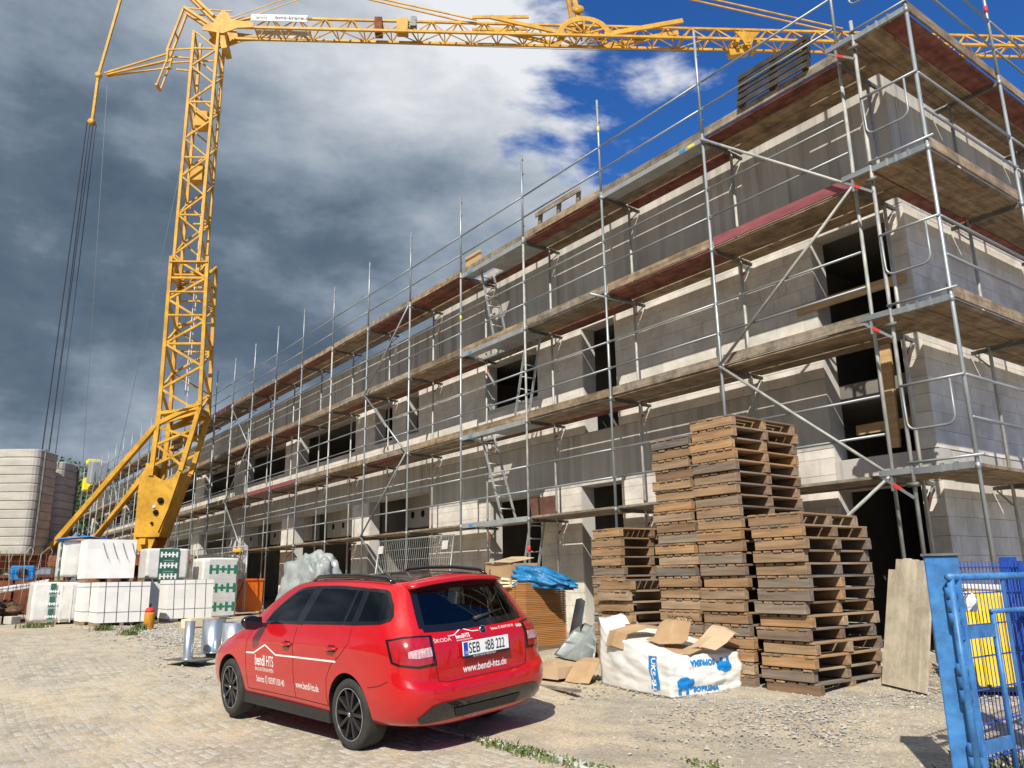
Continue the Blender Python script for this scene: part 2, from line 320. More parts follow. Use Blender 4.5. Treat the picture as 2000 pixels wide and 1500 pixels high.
# ------------------------------------------------------------------ the unfinished building
bld = thing('unfinished_building', 'long two-storey unfinished shell of pale blocks and raw concrete behind the scaffold', 'building', (0, 0, 0))
WY = 1.07; WT = .36; XE = 0.09; XW = -66.0; PT = 8.62
OPEN = [(-1.42, -.20, 0.02, 2.22), (-1.42, -.20, 2.66, 6.20), (-6.92, -5.92, 3.95, 6.20), (-7.12, -5.92, .02, 2.85), (-10.40, -8.46, .02, 2.83), (-10.55, -8.46, 5.05, 6.20),
        (-14.56, -13.85, 5.05, 6.20), (-16.52, -15.40, 5.05, 6.20), (-16.78, -13.22, .02, 3.35), (-22.75, -17.94, .02, 3.33), (-22.60, -17.88, 5.05, 6.20)]
for k in range(7): OPEN += [(-28.6 - 6.1 * k, -24.0 - 6.1 * k, 5.05, 6.20), (-28.7 - 6.1 * k, -24.03 - 6.1 * k, .02, 3.33)]
def wall_boxes(mb, a0, a1, z0, z1, opens, put):
    cuts = sorted({a0, a1} | {o[0] for o in opens if a0 < o[0] < a1} | {o[1] for o in opens if a0 < o[1] < a1})
    for p, q in zip(cuts, cuts[1:]):
        mid = (p + q) / 2; hs = sorted((o[2], o[3]) for o in opens if o[0] < mid < o[1]); z = z0
        for h0, h1 in hs:
            if h0 > z0 and h0 > z + .01: put(p, q, z, min(h0, z1))
            z = max(z, h1)
        if z < z1: put(p, q, z, z1)
core = MB(); wall_boxes(core, XW, XE - .004, -.3, 6.24, OPEN, lambda p, q, z0, z1: core.box(p, q, WY + .03, WY + WT, z0, z1))
core.out('front_wall', m_mortar, bld)
# concrete ring beam on top, lower beam and ground-floor lintel band: cast in lengths
def beam_run(name, a0, a1, step, y0, y1, z0, z1, mat):
    a = a1; i = 0
    while a > a0 + .05:
        b = max(a0, a - step); box_i(name, (a - b - .006, y1 - y0, z1 - z0), mat, bld, ((a + b) / 2, (y0 + y1) / 2, (z0 + z1) / 2)); a = b; i += 1
beam_run('parapet_panel', -13.0, XE, 2.62, WY - .004, WY + .25, 6.24, PT, m_conc)
beam_run('parapet_panel', XW, -13.0, 5.3, WY - .004, WY + .25, 6.24, 7.98, m_conc)
beam_run('lintel_panel', -13.22, -1.42, 2.95, WY + .006, WY + .05, 2.87, 3.93, m_conc)
beam_run('lintel_panel', XW, -13.22, 6.1, WY - .006, WY + .05, 3.35, 4.30, m_conc)
beam_run('lintel_panel', -1.42, XE - .01, 1.51, WY + .004, WY + .05, 2.23, 2.65, m_concl)
# pale columns between the wide ground-floor bays
for cx0, cx1 in [(-17.93, -16.79)] + [(-24.02 - 6.1 * k, -22.76 - 6.1 * k) for k in range(7)]:
    box_i('column', (cx1 - cx0 - .02, .06, 3.33), m_aac, bld, ((cx0 + cx1) / 2, WY + .022, 1.68))
# aerated concrete blocks, course by course; nearest ones single, the rest joined
BH = .25; BL = .5
def courses(a0, a1, z0, z1, opens, skip):
    res = []; z = z0; r = 0
    while z < z1 - .02:
        zt = min(z + BH, z1); segs = [(a0, a1)]
        for o in opens:
            if o[2] < zt - .02 and o[3] > z + .02:
                ns = []
                for s0, s1 in segs:
                    if o[1] <= s0 or o[0] >= s1: ns.append((s0, s1))
                    else:
                        if o[0] > s0: ns.append((s0, o[0]))
                        if o[1] < s1: ns.append((o[1], s1))
                segs = ns
        for s0, s1 in segs:
            a = s1 - (BL / 2 if r % 2 else 0) - .001
            prev = s1
            while prev > s0 + .02:
                nxt = max(s0, a if a < prev - .03 else prev - BL)
                if nxt - s0 < .08: nxt = s0
                res.append((nxt, prev, z, zt)); prev = nxt; a = nxt - BL
        z = zt; r += 1
    return res
fb = courses(-13.2, XE, 0, 2.22, OPEN, 0) + courses(-13.2, -1.42, 2.22, 2.86, OPEN, 0) + courses(-13.2, XE, 3.94 if 1 else 0, 6.23, OPEN, 0) + courses(-1.42, XE, 2.66, 3.94, OPEN, 0)
fb2 = courses(XW, -13.2, 4.31, 6.23, OPEN, 0)
fb = sorted([b for b in fb if b[1] - b[0] > .03], key=lambda b: -b[1])
rest = MB()
for i, (a, b, z0, z1) in enumerate(fb):
    jy = random.uniform(-.002, .002); jg = .0045
    if i < 185: box_i('block', (b - a - jg, .034, z1 - z0 - jg), m_aac, bld, ((a + b) / 2, WY + .014 + jy, (z0 + z1) / 2))
    else: rest.box(a + jg / 2, b - jg / 2, WY - .003 + jy, WY + .031, z0 + jg / 2, z1 - jg / 2)
for a, b, z0, z1 in fb2: rest.box(a + .002, b - .002, WY - .003 + random.uniform(-.002, .002), WY + .031, z0 + .002, z1 - .002)
stuff(rest.out('far_blocks', m_aac, bld))
# side wall, facing +x
sw = MB(); sw.box(XE - WT, XE - .03, WY + WT + .002, 14, -.3, 6.24); sw.box(XE - WT, XE - .03, WY + .035, WY + WT, 2.24, 2.65); sw.out('side_wall', m_mortar, bld)
core2 = MB(); core2.box(XE - .29 + .002, XE - .03, WY + .034, WY + WT, -.3, 2.23); core2.box(XE - .29 + .002, XE - .03, WY + .034, WY + WT, 2.65, 6.24); core2.out('corner_pier', m_mortar, bld)
a = WY + .255
while a < 13.5:
    b = min(a + 2.62, 14); box_i('parapet_panel', (.25, b - a - .006, PT - 6.24), m_conc, bld, (XE - .125 + .003, (a + b) / 2, (PT + 6.24) / 2)); a = b
sb = [(p, q, z0, z1) for (p, q, z0, z1) in courses(-14, -(WY + .0), 0, 2.22, [], 0) + courses(-14, -(WY + .0), 2.66, 6.23, [], 0)]
sb = sorted(sb, key=lambda t: -t[1]); rest = MB()
for i, (p, q, z0, z1) in enumerate(sb):
    y0, y1 = -q, -p; jx = random.uniform(-.002, .002); jg = .0045
    if i < 115: box_i('block', (.034, y1 - y0 - jg, z1 - z0 - jg), m_aac, bld, (XE - .014 + jx, (y0 + y1) / 2, (z0 + z1) / 2))
    else: rest.box(XE - .031, XE + .003 + jx, y0 + jg / 2, y1 - jg / 2, z0 + jg / 2, z1 - jg / 2)
stuff(rest.out('far_blocks', m_aac, bld))
box_i('lintel_panel', (.04, 12.9, .41), m_conc, bld, (XE - .02, WY + 6.47, 2.44))
# slabs and inside of the shell
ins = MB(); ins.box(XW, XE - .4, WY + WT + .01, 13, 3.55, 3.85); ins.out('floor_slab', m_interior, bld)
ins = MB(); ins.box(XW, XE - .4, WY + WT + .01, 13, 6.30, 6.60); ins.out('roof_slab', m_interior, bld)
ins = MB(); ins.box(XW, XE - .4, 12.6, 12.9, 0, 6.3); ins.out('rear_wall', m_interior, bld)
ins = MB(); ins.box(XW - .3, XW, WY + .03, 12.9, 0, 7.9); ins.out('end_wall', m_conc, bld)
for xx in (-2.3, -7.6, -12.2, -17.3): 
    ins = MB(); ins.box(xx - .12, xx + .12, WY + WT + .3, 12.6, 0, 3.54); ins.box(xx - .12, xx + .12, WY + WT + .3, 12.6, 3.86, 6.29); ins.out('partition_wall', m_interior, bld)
m_hole = pm('hole_black', (.006, .006, .006), rough=1)
for x0, x1 in [(-16.7, -13.3), (-22.7, -18.0), (-28.6, -24.1), (-34.7, -30.2)]:
    b = MB().box(x0, x1, 2.3, 2.6, 2.62, 3.54).out('inner_beam', m_concl, bld)
    for t in (.12, .30, .55, .8):
        hx = x0 + (x1 - x0) * t; MB().add([(hx + .11 * math.cos(k * math.pi / 8), 2.294, 2.98 + .11 * math.sin(k * math.pi / 8)) for k in range(16)], [tuple(reversed(range(16)))]).out('duct_hole', m_hole, b)
# timber guard boards and props in the tall corner opening
for z, x0, x1, y, tilt in [(5.10, -1.75, .0, WY - .03, .0), (4.42, -1.70, .02, WY - .03, .0), (3.15, -1.3, -.2, WY + .5, 0)]:
    box_i('guard_board', (x1 - x0, .028, .15), m_rawwood, bld, ((x0 + x1) / 2, y, z), (0, tilt, 0))
box_i('timber_prop', (.16, .05, 1.5), m_rawwood, bld, (-.52, WY + .12, 3.5), (0, R(2), 0))
box_i('timber_prop', (.1, .1, 2.1), m_rawwood, bld, (-.95, WY + 1.4, 3.7), (0, R(-14), 0))

# ------------------------------------------------------------------ scaffold along the front
LV = [2.25, 4.235, 6.22, 8.205]; TOP = 10.26; BAY = 2.5; NB = 26; RT = .0242
sc_f = thing('scaffold', 'galvanised tube scaffold with four plank decks along the long front of the building', 'scaffold', (0, 0, 0))
m_pole = [m_galv, m_galv, m_galvold, m_galv]
def pole(parent, x, y, z0, z1, mat): return tube_i('standard', (x, y, z0), (x, y, z1), RT, mat, parent, 10)
for k in range(NB + 1):
    x = -BAY * k; mt = m_pole[(k * 3 + 1) % 4]
    if k in (0, 1, 2): mt = m_galvold if k == 0 else m_galv
    top = TOP + (.0 if k != 9 else .05)
    pole(sc_f, x, 0, .06, 8.26, mt); tube_i('guard_post', (x, 0, 8.262), (x, 0, top), RT - .001, m_galv, sc_f)
    pole(sc_f, x, .73, .06, 8.16, m_galvold)
    for yy in (0, .73): box_i('base_plate', (.15, .15, .012), m_galv, sc_f, (x, yy, .012 + gz(x, yy))); tube_i('base_jack', (x, yy, .015), (x, yy, .30), .031, m_steeldark, sc_f, 8)
    if k <= 12:
        for zz in (8.5, 9.75, 10.1): box_i('wedge_pocket', (.045, .018, .03), m_steeldark, sc_f, (x + .038, 0, zz))
    for zl in LV:
        bar_i('transom', (x, .03, zl - .075), (x, .70, zl - .075), .045, .06, m_steeldark, sc_f)
        if zl > 2 and k <= 20:
            bar_i('console_bracket', (x, .75, zl - .08), (x, 1.02, zl - .08), .04, .05, m_steeldark, sc_f)
            o = bar_i('console_strut', (x, .755, zl - .33), (x, .97, zl - .11), .022, .022, m_galv, sc_f)
            if k < 12: p0 = Vector((x, .755, zl - .33)); p1 = Vector((x, .97, zl - .11)); bar_i('red_band', p0.lerp(p1, .42), p0.lerp(p1, .68), .026, .026, m_red, o).matrix_parent_inverse = Matrix()
        if k <= 14:
            tube_i('coupler', (x, 0, zl - .10), (x, 0, zl - .02), RT + .009, m_galv, sc_f, 8)
# the children of console_strut above were given world matrices: re-express them
for o in list(bpy.data.objects):
    if o.name.startswith('red_band'): o.matrix_local = o.parent.matrix_local.inverted() @ o.matrix_local
random.seed(21)
def dmat(): return random.choices(m_plank, (5, 4, 3))[0]
def dmat1(): return random.choices(m_plank, (4, 0, 6))[0]
for k in range(NB):
    xc = -BAY * (k + .5)
    for li, zl in enumerate(LV):
        hatch = (k == 3)
        alu = hatch or (k == 1 and li == 3) or (k == 2 and li == 3 and False)
        if hatch:
            box_i('hatch_deck', (1.55, .66, .05), m_alu, sc_f, (xc + .45, .35, zl - .025)); box_i('hatch_deck', (.9, .30, .05), m_alu, sc_f, (xc - .78, .17, zl - .025)); box_i('hatch_deck', (.9, .05, .05), m_alu, sc_f, (xc - .78, .655, zl - .025))
            box_i('deck_beam', (2.46, .03, .10), m_alu, sc_f, (xc, .012, zl - .045)); box_i('blue_label', (.16, .004, .05), m_blue_tag, sc_f, (xc - .85, -.006, zl - .05))
        else:
            for j, yc in enumerate((.19, .485)):
                mt = m_alu if (alu and j == 0) else dmat()
                if li == 0: mt = dmat1()
                if alu and j == 0: box_i('deck_beam', (2.46, .03, .09), m_alu, sc_f, (xc, .012, zl - .045)); box_i('yellow_label', (.14, .004, .05), m_yellow_tag, sc_f, (xc + 1.0, -.006, zl - .05)); box_i('blue_label', (.14, .004, .05), m_blue_tag, sc_f, (xc + .8, -.006, zl - .05))
                box_i('deck_board', (2.47, .285, .045), mt, sc_f, (xc, yc, zl - .0225 + random.uniform(-.004, .004)), (random.uniform(-.006, .006), 0, 0), .004)
        box_i('console_board', (2.44, .295, .042), dmat(), sc_f, (xc, .820, zl - .021 + random.uniform(-.004, .004)), (0, 0, 0), .004)
        if li > 0:
            tm = dmat1() if random.random() > .2 else m_plank[0]
            if (k, li) in ((0, 2), (8, 1), (9, 1), (11, 3)): tm = m_purple
            box_i('toe_board', (2.445, .028, .15), tm, sc_f, (xc, .034, zl + .075 + random.uniform(-.008, .004)), (0, random.uniform(-.003, .003), 0), .003)
        for h in (.5, 1.0):
            if li == 3 or k < 24: 
                tube_i('guard_rail', (xc - BAY / 2 + .03, -.012, zl + h + (.0 if h < .9 else .0)), (xc + BAY / 2 - .03, -.012, zl + h), .0185, m_galv, sc_f, 8)
                if k <= 10: box_i('rail_end', (.07, .014, .042), m_galv, sc_f, (xc - BAY / 2 + .055, -.02, zl + h)); 
        if li in (1, 2) and k % 3 == 0 and k < 18: pass
# diagonal braces in every fifth bay
for kb, first in ((0, 1), (5, 0), (10, 1), (15, 0), (20, 1)):
    zz = [8.15] + [z - .03 for z in LV[2::-1]] + [.45]
    xa, xb = -BAY * kb, -BAY * (kb + 1); cur = xb if first else xa
    for z0, z1 in zip(zz, zz[1:]):
        nxt = xa if cur == xb else xb
        z1b = z1 if z1 > 1 else z0 + (z1 - z0) * (.82 if kb == 0 else 1); nx2 = nxt if z1 > 1 else cur + (nxt - cur) * (.82 if kb == 0 else 1)
        tube_i('diagonal_brace', (cur, -.052, z0), (nx2, -.052, z1b), .0225, m_galv if kb else m_galvold, sc_f, 10); cur = nxt
for k, z, mt in ((4, 7.05, m_yellow_tag), (2, 9.55, m_yellow_tag), (3, 1.55, m_red)): tube_i('paint_band', (-BAY * k, 0, z), (-BAY * k, 0, z + .12), RT + .002, mt, sc_f, 10)
tube_i('loose_tube', (-5.05, -.35, 6.12), (-4.98, .72, 6.12), .024, m_galv, sc_f)

# ------------------------------------------------------------------ scaffold round the corner
sc_s = thing('scaffold', 'galvanised scaffold turning the corner and running along the side wall at the right', 'scaffold', (0, 0, 0))
SX0, SX1 = .39, 1.13; SY = [-.28, 2.42, 4.92, 7.42, 9.92]
for j, y in enumerate(SY):
    pole(sc_s, SX0, y, gz(0, y) + .06, 8.26 if j else 8.45, m_galvold); pole(sc_s, SX1, y, gz(1, y) + .06, 8.26, m_galv)
    tube_i('guard_post', (SX1, y, 8.262), (SX1, y, TOP), RT - .001, m_galv, sc_s)
    if j < 3: tube_i('paint_band', (SX1, y, 9.35), (SX1, y, 9.47), RT + .002, m_red, sc_s, 10)
    for xx in (SX0, SX1): box_i('base_plate', (.15, .15, .012), m_galv, sc_s, (xx, y, .012 + gz(xx, y)))
    for zl in LV:
        if j: bar_i('transom', (SX0 + .03, y, zl - .075), (SX1 - .03, y, zl - .075), .045, .06, m_steeldark, sc_s)
        else:
            box_i('end_transom', (.70, .045, .075), m_galv, sc_s, ((SX0 + SX1) / 2, y, zl - .04)); tube_i('end_rail', (SX0 - .02, y - .03, zl + .06), (SX1 + .1, y - .03, zl + .06), .016, m_galv, sc_s, 8)
            for xx in (.62, .74, .90): box_i('claw', (.03, .06, .10), m_galv, sc_s, (xx, y, zl - .035))
        if j: bar_i('console_bracket', (SX0 - .03, y, zl - .08), (.14, y, zl - .08), .04, .05, m_steeldark, sc_s); bar_i('console_strut', (SX0 - .03, y, zl - .33), (.18, y, zl - .11), .022, .022, m_galv, sc_s)
        tube_i('coupler', (SX1, y, zl - .10), (SX1, y, zl - .02), RT + .009, m_galv, sc_s, 8)
for j in range(4):
    y0, y1 = SY[j], SY[j + 1]; yc = (y0 + y1) / 2; Ln = y1 - y0 - .03
    for li, zl in enumerate(LV):
        for i, xx in enumerate((.56, .90)): box_i('deck_board', (.325, Ln, .045), m_plank_y[1] if (li == 3 and i == 1) else m_plank_y[0], sc_s, (xx, yc, zl - .0225 + random.uniform(-.003, .003)), (0, 0, 0), .004)
        box_i('console_board', (.20, Ln - .05, .042), m_plank_y[1] if (li == 2) else m_plank_y[0], sc_s, (.285, yc, zl - .021), (0, 0, 0), .004)
        if li > 0: box_i('toe_board', (.028, Ln - .02, .15), m_plank_y[0], sc_s, (SX1 - .035, yc, zl + .075), (0, 0, 0), .003)
        for h in (.5, 1.0): tube_i('guard_rail', (SX1 + .012, y0 + .03, zl + h), (SX1 + .012, y1 - .03, zl + h), .0185, m_galv, sc_s, 8)
for li, zl in enumerate(LV):
    y = SY[0] - .03
    tube_i('end_rail', (SX0, y, zl + 1.0), (SX1 + .02, y, zl + 1.0), .0175, m_galv, sc_s, 8)
    hp = [(SX0 + .02, y, zl + .98), (SX0 + .03, y, zl + .55)] + [(SX0 + .03 + .1 * (1 - math.cos(t)), y, zl + .55 - .1 * math.sin(t)) for t in (.4, .8, 1.2, 1.57)] + [(SX1 - .25, y, zl + .45)] + [(SX1 - .25 + .1 * math.sin(t), y, zl + .45 + .1 * (1 - math.cos(t))) for t in (.4, .8, 1.2, 1.57)] + [(SX1 - .15, y, zl + .98)]
    MB().tube(hp, .0155, 8).out('end_hoop', m_galv, sc_s, True)
    # bracket tying the two scaffolds together
    bar_i('corner_bracket', (SX0, y, zl - .03), (.0, y, zl - .03), .05, .07, m_galv, sc_s); p0, p1 = Vector((SX0, y, zl - .36)), Vector((.01, y, zl - .06)); bar_i('corner_strut', p0, p1, .03, .03, m_galv, sc_s)
    bar_i('corner_strut', (.14, y, zl - .05), (.14, y, zl - .25), .028, .028, m_galv, sc_s); bar_i('red_band', p0.lerp(p1, .4), p0.lerp(p1, .62), .034, .034, m_red, sc_s)
    tube_i('clamp', (SX0 - .06, y - .02, zl - .20), (SX0 + .08, y - .02, zl - .20), .03, m_steeldark, sc_s, 6)
    box_i('deck_board', (.34, .32, .042), m_plank_y[0], sc_s, (.19, -.10, zl - .025)); box_i('deck_board', (.34, .32, .042), m_plank_y[0], sc_s, (.19, .24, zl - .025)); box_i('deck_board', (.34, .30, .042), m_plank_y[0], sc_s, (.19, .58, zl - .025))

# ------------------------------------------------------------------ ladders in the access bay
def ladder(p, q, label, width=.36, mat=None):
    t = thing('ladder', label, 'ladder', p, 0, 'access ladders in the scaffold'); q = Vector(q) - Vector(p); n = int(q.length / .27)
    for s in (0, width): bar_i('ladder_rail', (0, s, 0), q + Vector((0, s, 0)), .05, .022, mat or m_alu, t)
    for i in range(1, n + 1): c = q * (i / (n + .6)); tube_i('rung', c + Vector((0, .01, 0)), c + Vector((0, width - .01, 0)), .014, mat or m_alu, t, 6)
    return t
ladder((-8.95, .26, 6.23), (-9.5, .26, 8.19), 'aluminium ladder between the third and the topmost deck of the front scaffold')
ladder((-8.3, .26, 4.25), (-7.75, .26, 6.20), 'aluminium ladder in front of the dark window, from the second deck to the third')
ladder((-8.75, .26, 2.26), (-9.55, .26, 4.22), 'aluminium ladder below the dark window, from the lowest deck to the second')
ladder((-8.2, .15, .02), (-7.62, .15, 2.24), 'aluminium ladder from the ground to the lowest deck, behind the blue bag')
# ------------------------------------------------------------------ crane (local x = along the jib, local -y = towards the street)
m_crane = pm('crane_yellow', (.57, .295, .026), (.65, .36, .042), (1.5, 1.5, 1.5), rough=.5, spec=.25, c3=(.44, .21, .03), ramp=(.3, .6), dirt=.3, dscale=1.8)
m_rust = pm('rust', (.12, .035, .015), (.26, .085, .03), (3, 3, 3), rough=.9, c3=(.32, .13, .05))
m_ballast = pm('ballast_concrete', (.38, .36, .31), (.50, .48, .42), (1.2, 1.2, 4), rough=.92, rand=.08, bump=.3, bscale=14, c3=(.33, .295, .235))
m_rope = pm('wire_rope', (.10, .105, .11), rough=.5, metal=.6)
m_white = pm('white_paint', (.58, .58, .56), (.50, .50, .48), (3, 3, 3), rough=.55)
m_black = pm('black_plastic', (.012, .012, .013), rough=.45)
crane = thing('tower_crane', 'tall yellow lattice tower crane with its long jib reaching over the building', 'crane', (-27.38, -1.75, 0), math.atan2(.838, .545))
def cb(name, p, q, w=.08, h=None, mat=None, par=None): return bar_i(name, p, q, w, h or w, mat or m_crane, par or crane)
def lattice_mast(s0a, s1a, s0b, s1b, hy, za, zb, n, cw, bw):
    A = lambda t, i: Vector((s0a + (s0b - s0a) * t if i in (0, 3) else s1a + (s1b - s1a) * t, -hy if i in (0, 1) else hy, za + (zb - za) * t))
    for i in range(4): cb('mast_chord', A(0, i), A(1, i), cw)
    for f in range(4):
        i, j = f, (f + 1) % 4
        for k in range(n):
            a, b = (i, j) if (k + f) % 2 else (j, i)
            cb('mast_brace', A(k / n, a), A((k + 1) / n, b), bw)
            if k % 3 == 0: cb('mast_tie', A(k / n, i), A(k / n, j), bw)
lattice_mast(-.95, .06, -1.0, .06, .44, 13.4, 25.0, 13, .115, .065)
lattice_mast(-.92, .62, -1.02, .44, .56, 7.6, 14.15, 7, .135, .085)
for z in (13.9, 12.6, 11.6): 
    for y in (-.57, .57): cb('mast_collar', (-1.05, y, z), (.48, y, z), .20 if z > 13.5 else .12, .06)
for z in (20.8, 18.2): box_i('service_box', (.5, .55, .75), m_crane, crane, (-.45, .05, z))
for y in (0, .28): cb('ladder_rail', (-.16, y - .1, 8.4), (-.10, y - .1, 24.2), .035, .035, m_white)
for i in range(52): cb('ladder_rung', (-.16 + .06 * i / 52, -.1, 8.6 + i * .3), (-.16 + .06 * i / 52, .18, 8.6 + i * .3), .028, .028, m_white)
# foot: two cheek plates with holes, legs up to the mast
cheek = [(-1.13, 5.6), (-.92, 5.15), (-.71, 5.01), (-.5, 4.93), (-.31, 4.96), (-.15, 5.06), (.02, 5.35), (.14, 5.34), (-.24, 3.85), (-.61, 2.79), (-.75, 2.35), (-1.2, 2.25), (-1.42, 2.6), (-1.42, 5.05)]
for y in (-.62, .56):
    c = MB().prism(cheek, y, y + .06).out('cheek_plate', m_crane, crane)
    for hx, hz, r in ((-.54, 4.15, .115), (-.68, 3.71, .095), (-.79, 3.3, .05)):
        MB().lathe([(r, 0), (r, .07)], 18).out('hole', m_hole, c, True, (hx, y - .004 if y < 0 else y + .064, hz), (R(90), 0, 0)) if y < 0 else None
    MB().lathe([(.075, 0), (.075, .01)], 16).out('round_sticker', m_white, c, True, (-.77, y - .002, 3.91), (R(90), 0, 0)) if y < 0 else None
    cb('leg_chord', (-1.0, y + .03, 5.1), (-.9, y + .03, 7.7), .17); cb('leg_chord', (.1, y + .03, 5.3), (.62, y + .03, 7.75), .17)
    for p, q in (((-.95, 5.5), (.25, 6.1)), ((.1, 5.5), (-.9, 6.3)), ((-.93, 6.3), (.4, 6.9)), ((-.9, 7.1), (.58, 7.6)), ((.35, 6.6), (-.92, 7.0))): cb('leg_brace', (p[0], y + .03, p[1]), (q[0], y + .03, q[1]), .09)
cb('back_plate', (-1.25, 0, 2.5), (-1.2, 0, 5.6), 1.1, .10); cb('front_plate', (-.55, 0, 2.8), (.12, 0, 5.2), 1.1, .05)
cb('gusset', (-.9, 0, 7.55), (.64, 0, 7.75), 1.36, .12); cb('foot_pin', (-1.02, -.8, 2.62), (-1.02, .8, 2.62), .22); cb('foot_flange', (-1.35, -.66, 2.86), (-.45, -.66, 2.86), .09, .14)
cb('back_strut', (-1.0, -.58, 7.05), (-4.75, -.58, 2.0), .25, .17); cb('back_strut', (-1.25, .5, 5.95), (-3.85, .5, 2.0), .24, .17)
for y in (-.6, .6): cb('knee_link', (-1.0, y, 7.1), (.62, y, 7.95), .16)
# slewing frame and undercarriage
cb('slewing_frame', (-7.2, -.75, 1.95), (.4, -.75, 1.95), .22, .40, m_rust); cb('slewing_frame', (-7.2, .75, 1.95), (.4, .75, 1.95), .22, .40, m_rust)
box_i('slewing_deck', (7.4, 1.4, .12), m_rust, crane, (-3.4, 0, 1.9)); MB().lathe([(1.0, 0), (1.0, .45), (.8, .45), (.8, .75)], 28).out('slewing_ring', m_rust, crane, True, (-2.2, 0, 1.0))
box_i('undercarriage', (2.6, 2.6, .6), m_crane, crane, (-2.2, 0, .75))
for sx, sy in ((-1, -1), (-1, 1), (1, -1), (1, 1)): cb('outrigger', (-2.2 + sx * 1.0, sy * 1.0, .75), (-2.2 + sx * 2.6, sy * 2.4, .55), .28, .34); box_i('foot_pad', (.6, .6, .5), m_ballast, crane, (-2.2 + sx * 2.6, sy * 2.4, .25)); 
box_i('winch_box', (1.0, 1.1, .9), m_crane, crane, (-3.6, 0, 2.4))
# counterweight slabs, two stacks
def slab(cx, cy, z, h, sx, sy, ch):
    def maker():
        rr = .62; p = []
        for cx_, cy_, a0, r_ in ((sx - .3, -sy + .3, -90, .3), (sx - .3, sy - .3, 0, .3), (-sx + rr, sy - rr, 90, rr), (-sx + rr, -sy + rr, 180, rr)): p += [(cx_ + r_ * math.cos(R(a0 + 22.5 * q)), cy_ + r_ * math.sin(R(a0 + 22.5 * q))) for q in range(5)]
        bm = bmesh.new(); vs = [bm.verts.new((x, y, 0)) for x, y in p]; f = bm.faces.new(vs); r = bmesh.ops.extrude_face_region(bm, geom=[f]); bmesh.ops.translate(bm, vec=(0, 0, h), verts=[g for g in r['geom'] if isinstance(g, bmesh.types.BMVert)])
        bmesh.ops.recalc_face_normals(bm, faces=bm.faces); bmesh.ops.bevel(bm, geom=[e for e in bm.edges if abs(e.verts[0].co.z - e.verts[1].co.z) < 1e-4], offset=.028, segments=1, affect='EDGES', profile=.5)
        bm.verts.index_update(); v = [q.co.copy() for q in bm.verts]; fc = [tuple(q.index for q in g.verts) for g in bm.faces]; bm.free(); return v, fc, False
    return inst('ballast_slab', ('slab', sx, sy, h), maker, m_ballast, crane, Matrix.Translation((cx, cy, z)))
for i in range(12):
    slab(-5.52 + random.uniform(-.012, .012), -1.05, 2.16 + i * .318, .312, .92, .80, .42); slab(-5.55 + random.uniform(-.012, .012), 1.05, 2.16 + i * .305, .299, .80, .75, .38)
cb('slab_rail', (-4.55, -1.5, 2.2), (-4.55, -1.5, 6.0), .06, .06, m_steeldark); cb('slab_rail', (-4.72, 1.5, 2.2), (-4.72, 1.5, 5.9), .06, .06, m_steeldark)
# jib: two lower chords, one upper chord, lattice
JB, JT, JW = 25.3, 26.12, .40; J0, J1 = 1.6, 43.0
for y in (-JW, JW): cb('jib_chord', (.5, y, JB - .02), (J1, y, JB), .11)
cb('jib_chord', (1.2, 0, JT), (J1, 0, JT), .10)
n = 34; st = (J1 - J0) / n
for k in range(n):
    a, m_, b = J0 + k * st, J0 + (k + .5) * st, J0 + (k + 1) * st
    for y in (-JW, JW): cb('jib_brace', (a, y, JB), (m_, 0, JT), .05); cb('jib_brace', (m_, 0, JT), (b, y, JB), .05)
    cb('jib_brace', (a, -JW if k % 2 else JW, JB), (b, JW if k % 2 else -JW, JB), .04)
    cb('jib_tie', (a, -JW, JB), (a, JW, JB), .045)
# head, root plates
for y in (-.47, .41): MB().prism([(-.35, 25.0), (.25, 24.9), (.9, 25.2), (1.6, 25.25), (1.6, 25.5), (.6, 25.62), (.42, 25.95), (.15, 26.1), (-.05, 25.8), (-.15, 25.45), (-.6, 25.3), (-.65, 25.05)], y, y + .06).out('head_plate', m_crane, crane)
box_i('head_block', (.6, .78, .5), m_crane, crane, (-.1, 0, 25.25)); cb('head_gusset', (.35, 0, 24.2), (.1, 0, 25.2), .8, .25); cb('jib_root', (.5, 0, 25.9), (1.4, 0, 26.12), .12)
APEX = (-4.15, 0, 29.9)
for y in (-.28, .28): cb('head_strut', (-.25, y, 25.9), (APEX[0], y * .5, APEX[2]), .20, .12)
cb('pendant', (-5.12, 0, 22.98), APEX, .10, .10); cb('pendant', (-5.12, 0, 22.98), (-5.14, 0, 20.75), .13, .10); MB().lathe([(.07, -.10), (.13, -.09), (.13, .09), (.07, .10)], 16).out('pendant_joint', m_crane, crane, True, (-5.12, 0, 22.95), (R(90), 0, 0))
MB().lathe([(.08, -.12), (.15, -.09), (.11, 0), (.15, .09), (.08, .12)], 18).out('rope_pulley', m_crane, crane, True, (-5.16, 0, 20.62), (R(90), 0, 0))
for y in (-.24, .24): cb('spreader_arm', (-2.15, y, 23.95), (-4.85, y * .25, 23.02), .07); cb('spreader_arm', (-2.15, y, 23.60), (-4.75, y * .25, 22.95), .06); cb('spreader_post', (-2.15, y, 23.5), (-2.15, y, 24.2), .08); cb('spreader_link', (-2.15, y, 24.15), (-.95, y * 1.5, 24.15), .06); cb('spreader_link', (-1.9, y, 23.5), (-.95, y * 1.5, 23.5), .06)
for y in (-.2, .2): cb('rear_post', (-2.2, y, 24.1), (-1.65, y, 26.4), .10, .09); cb('hanging_frame', (-2.1, y, 23.95), (-2.5, y, 22.35), .06); cb('rear_arm', (-1.65, y, 26.4), (-.1, y, 25.3), .16, .12); cb('rear_link', (-1.65, y, 26.38), (.5, y, 26.25), .05)
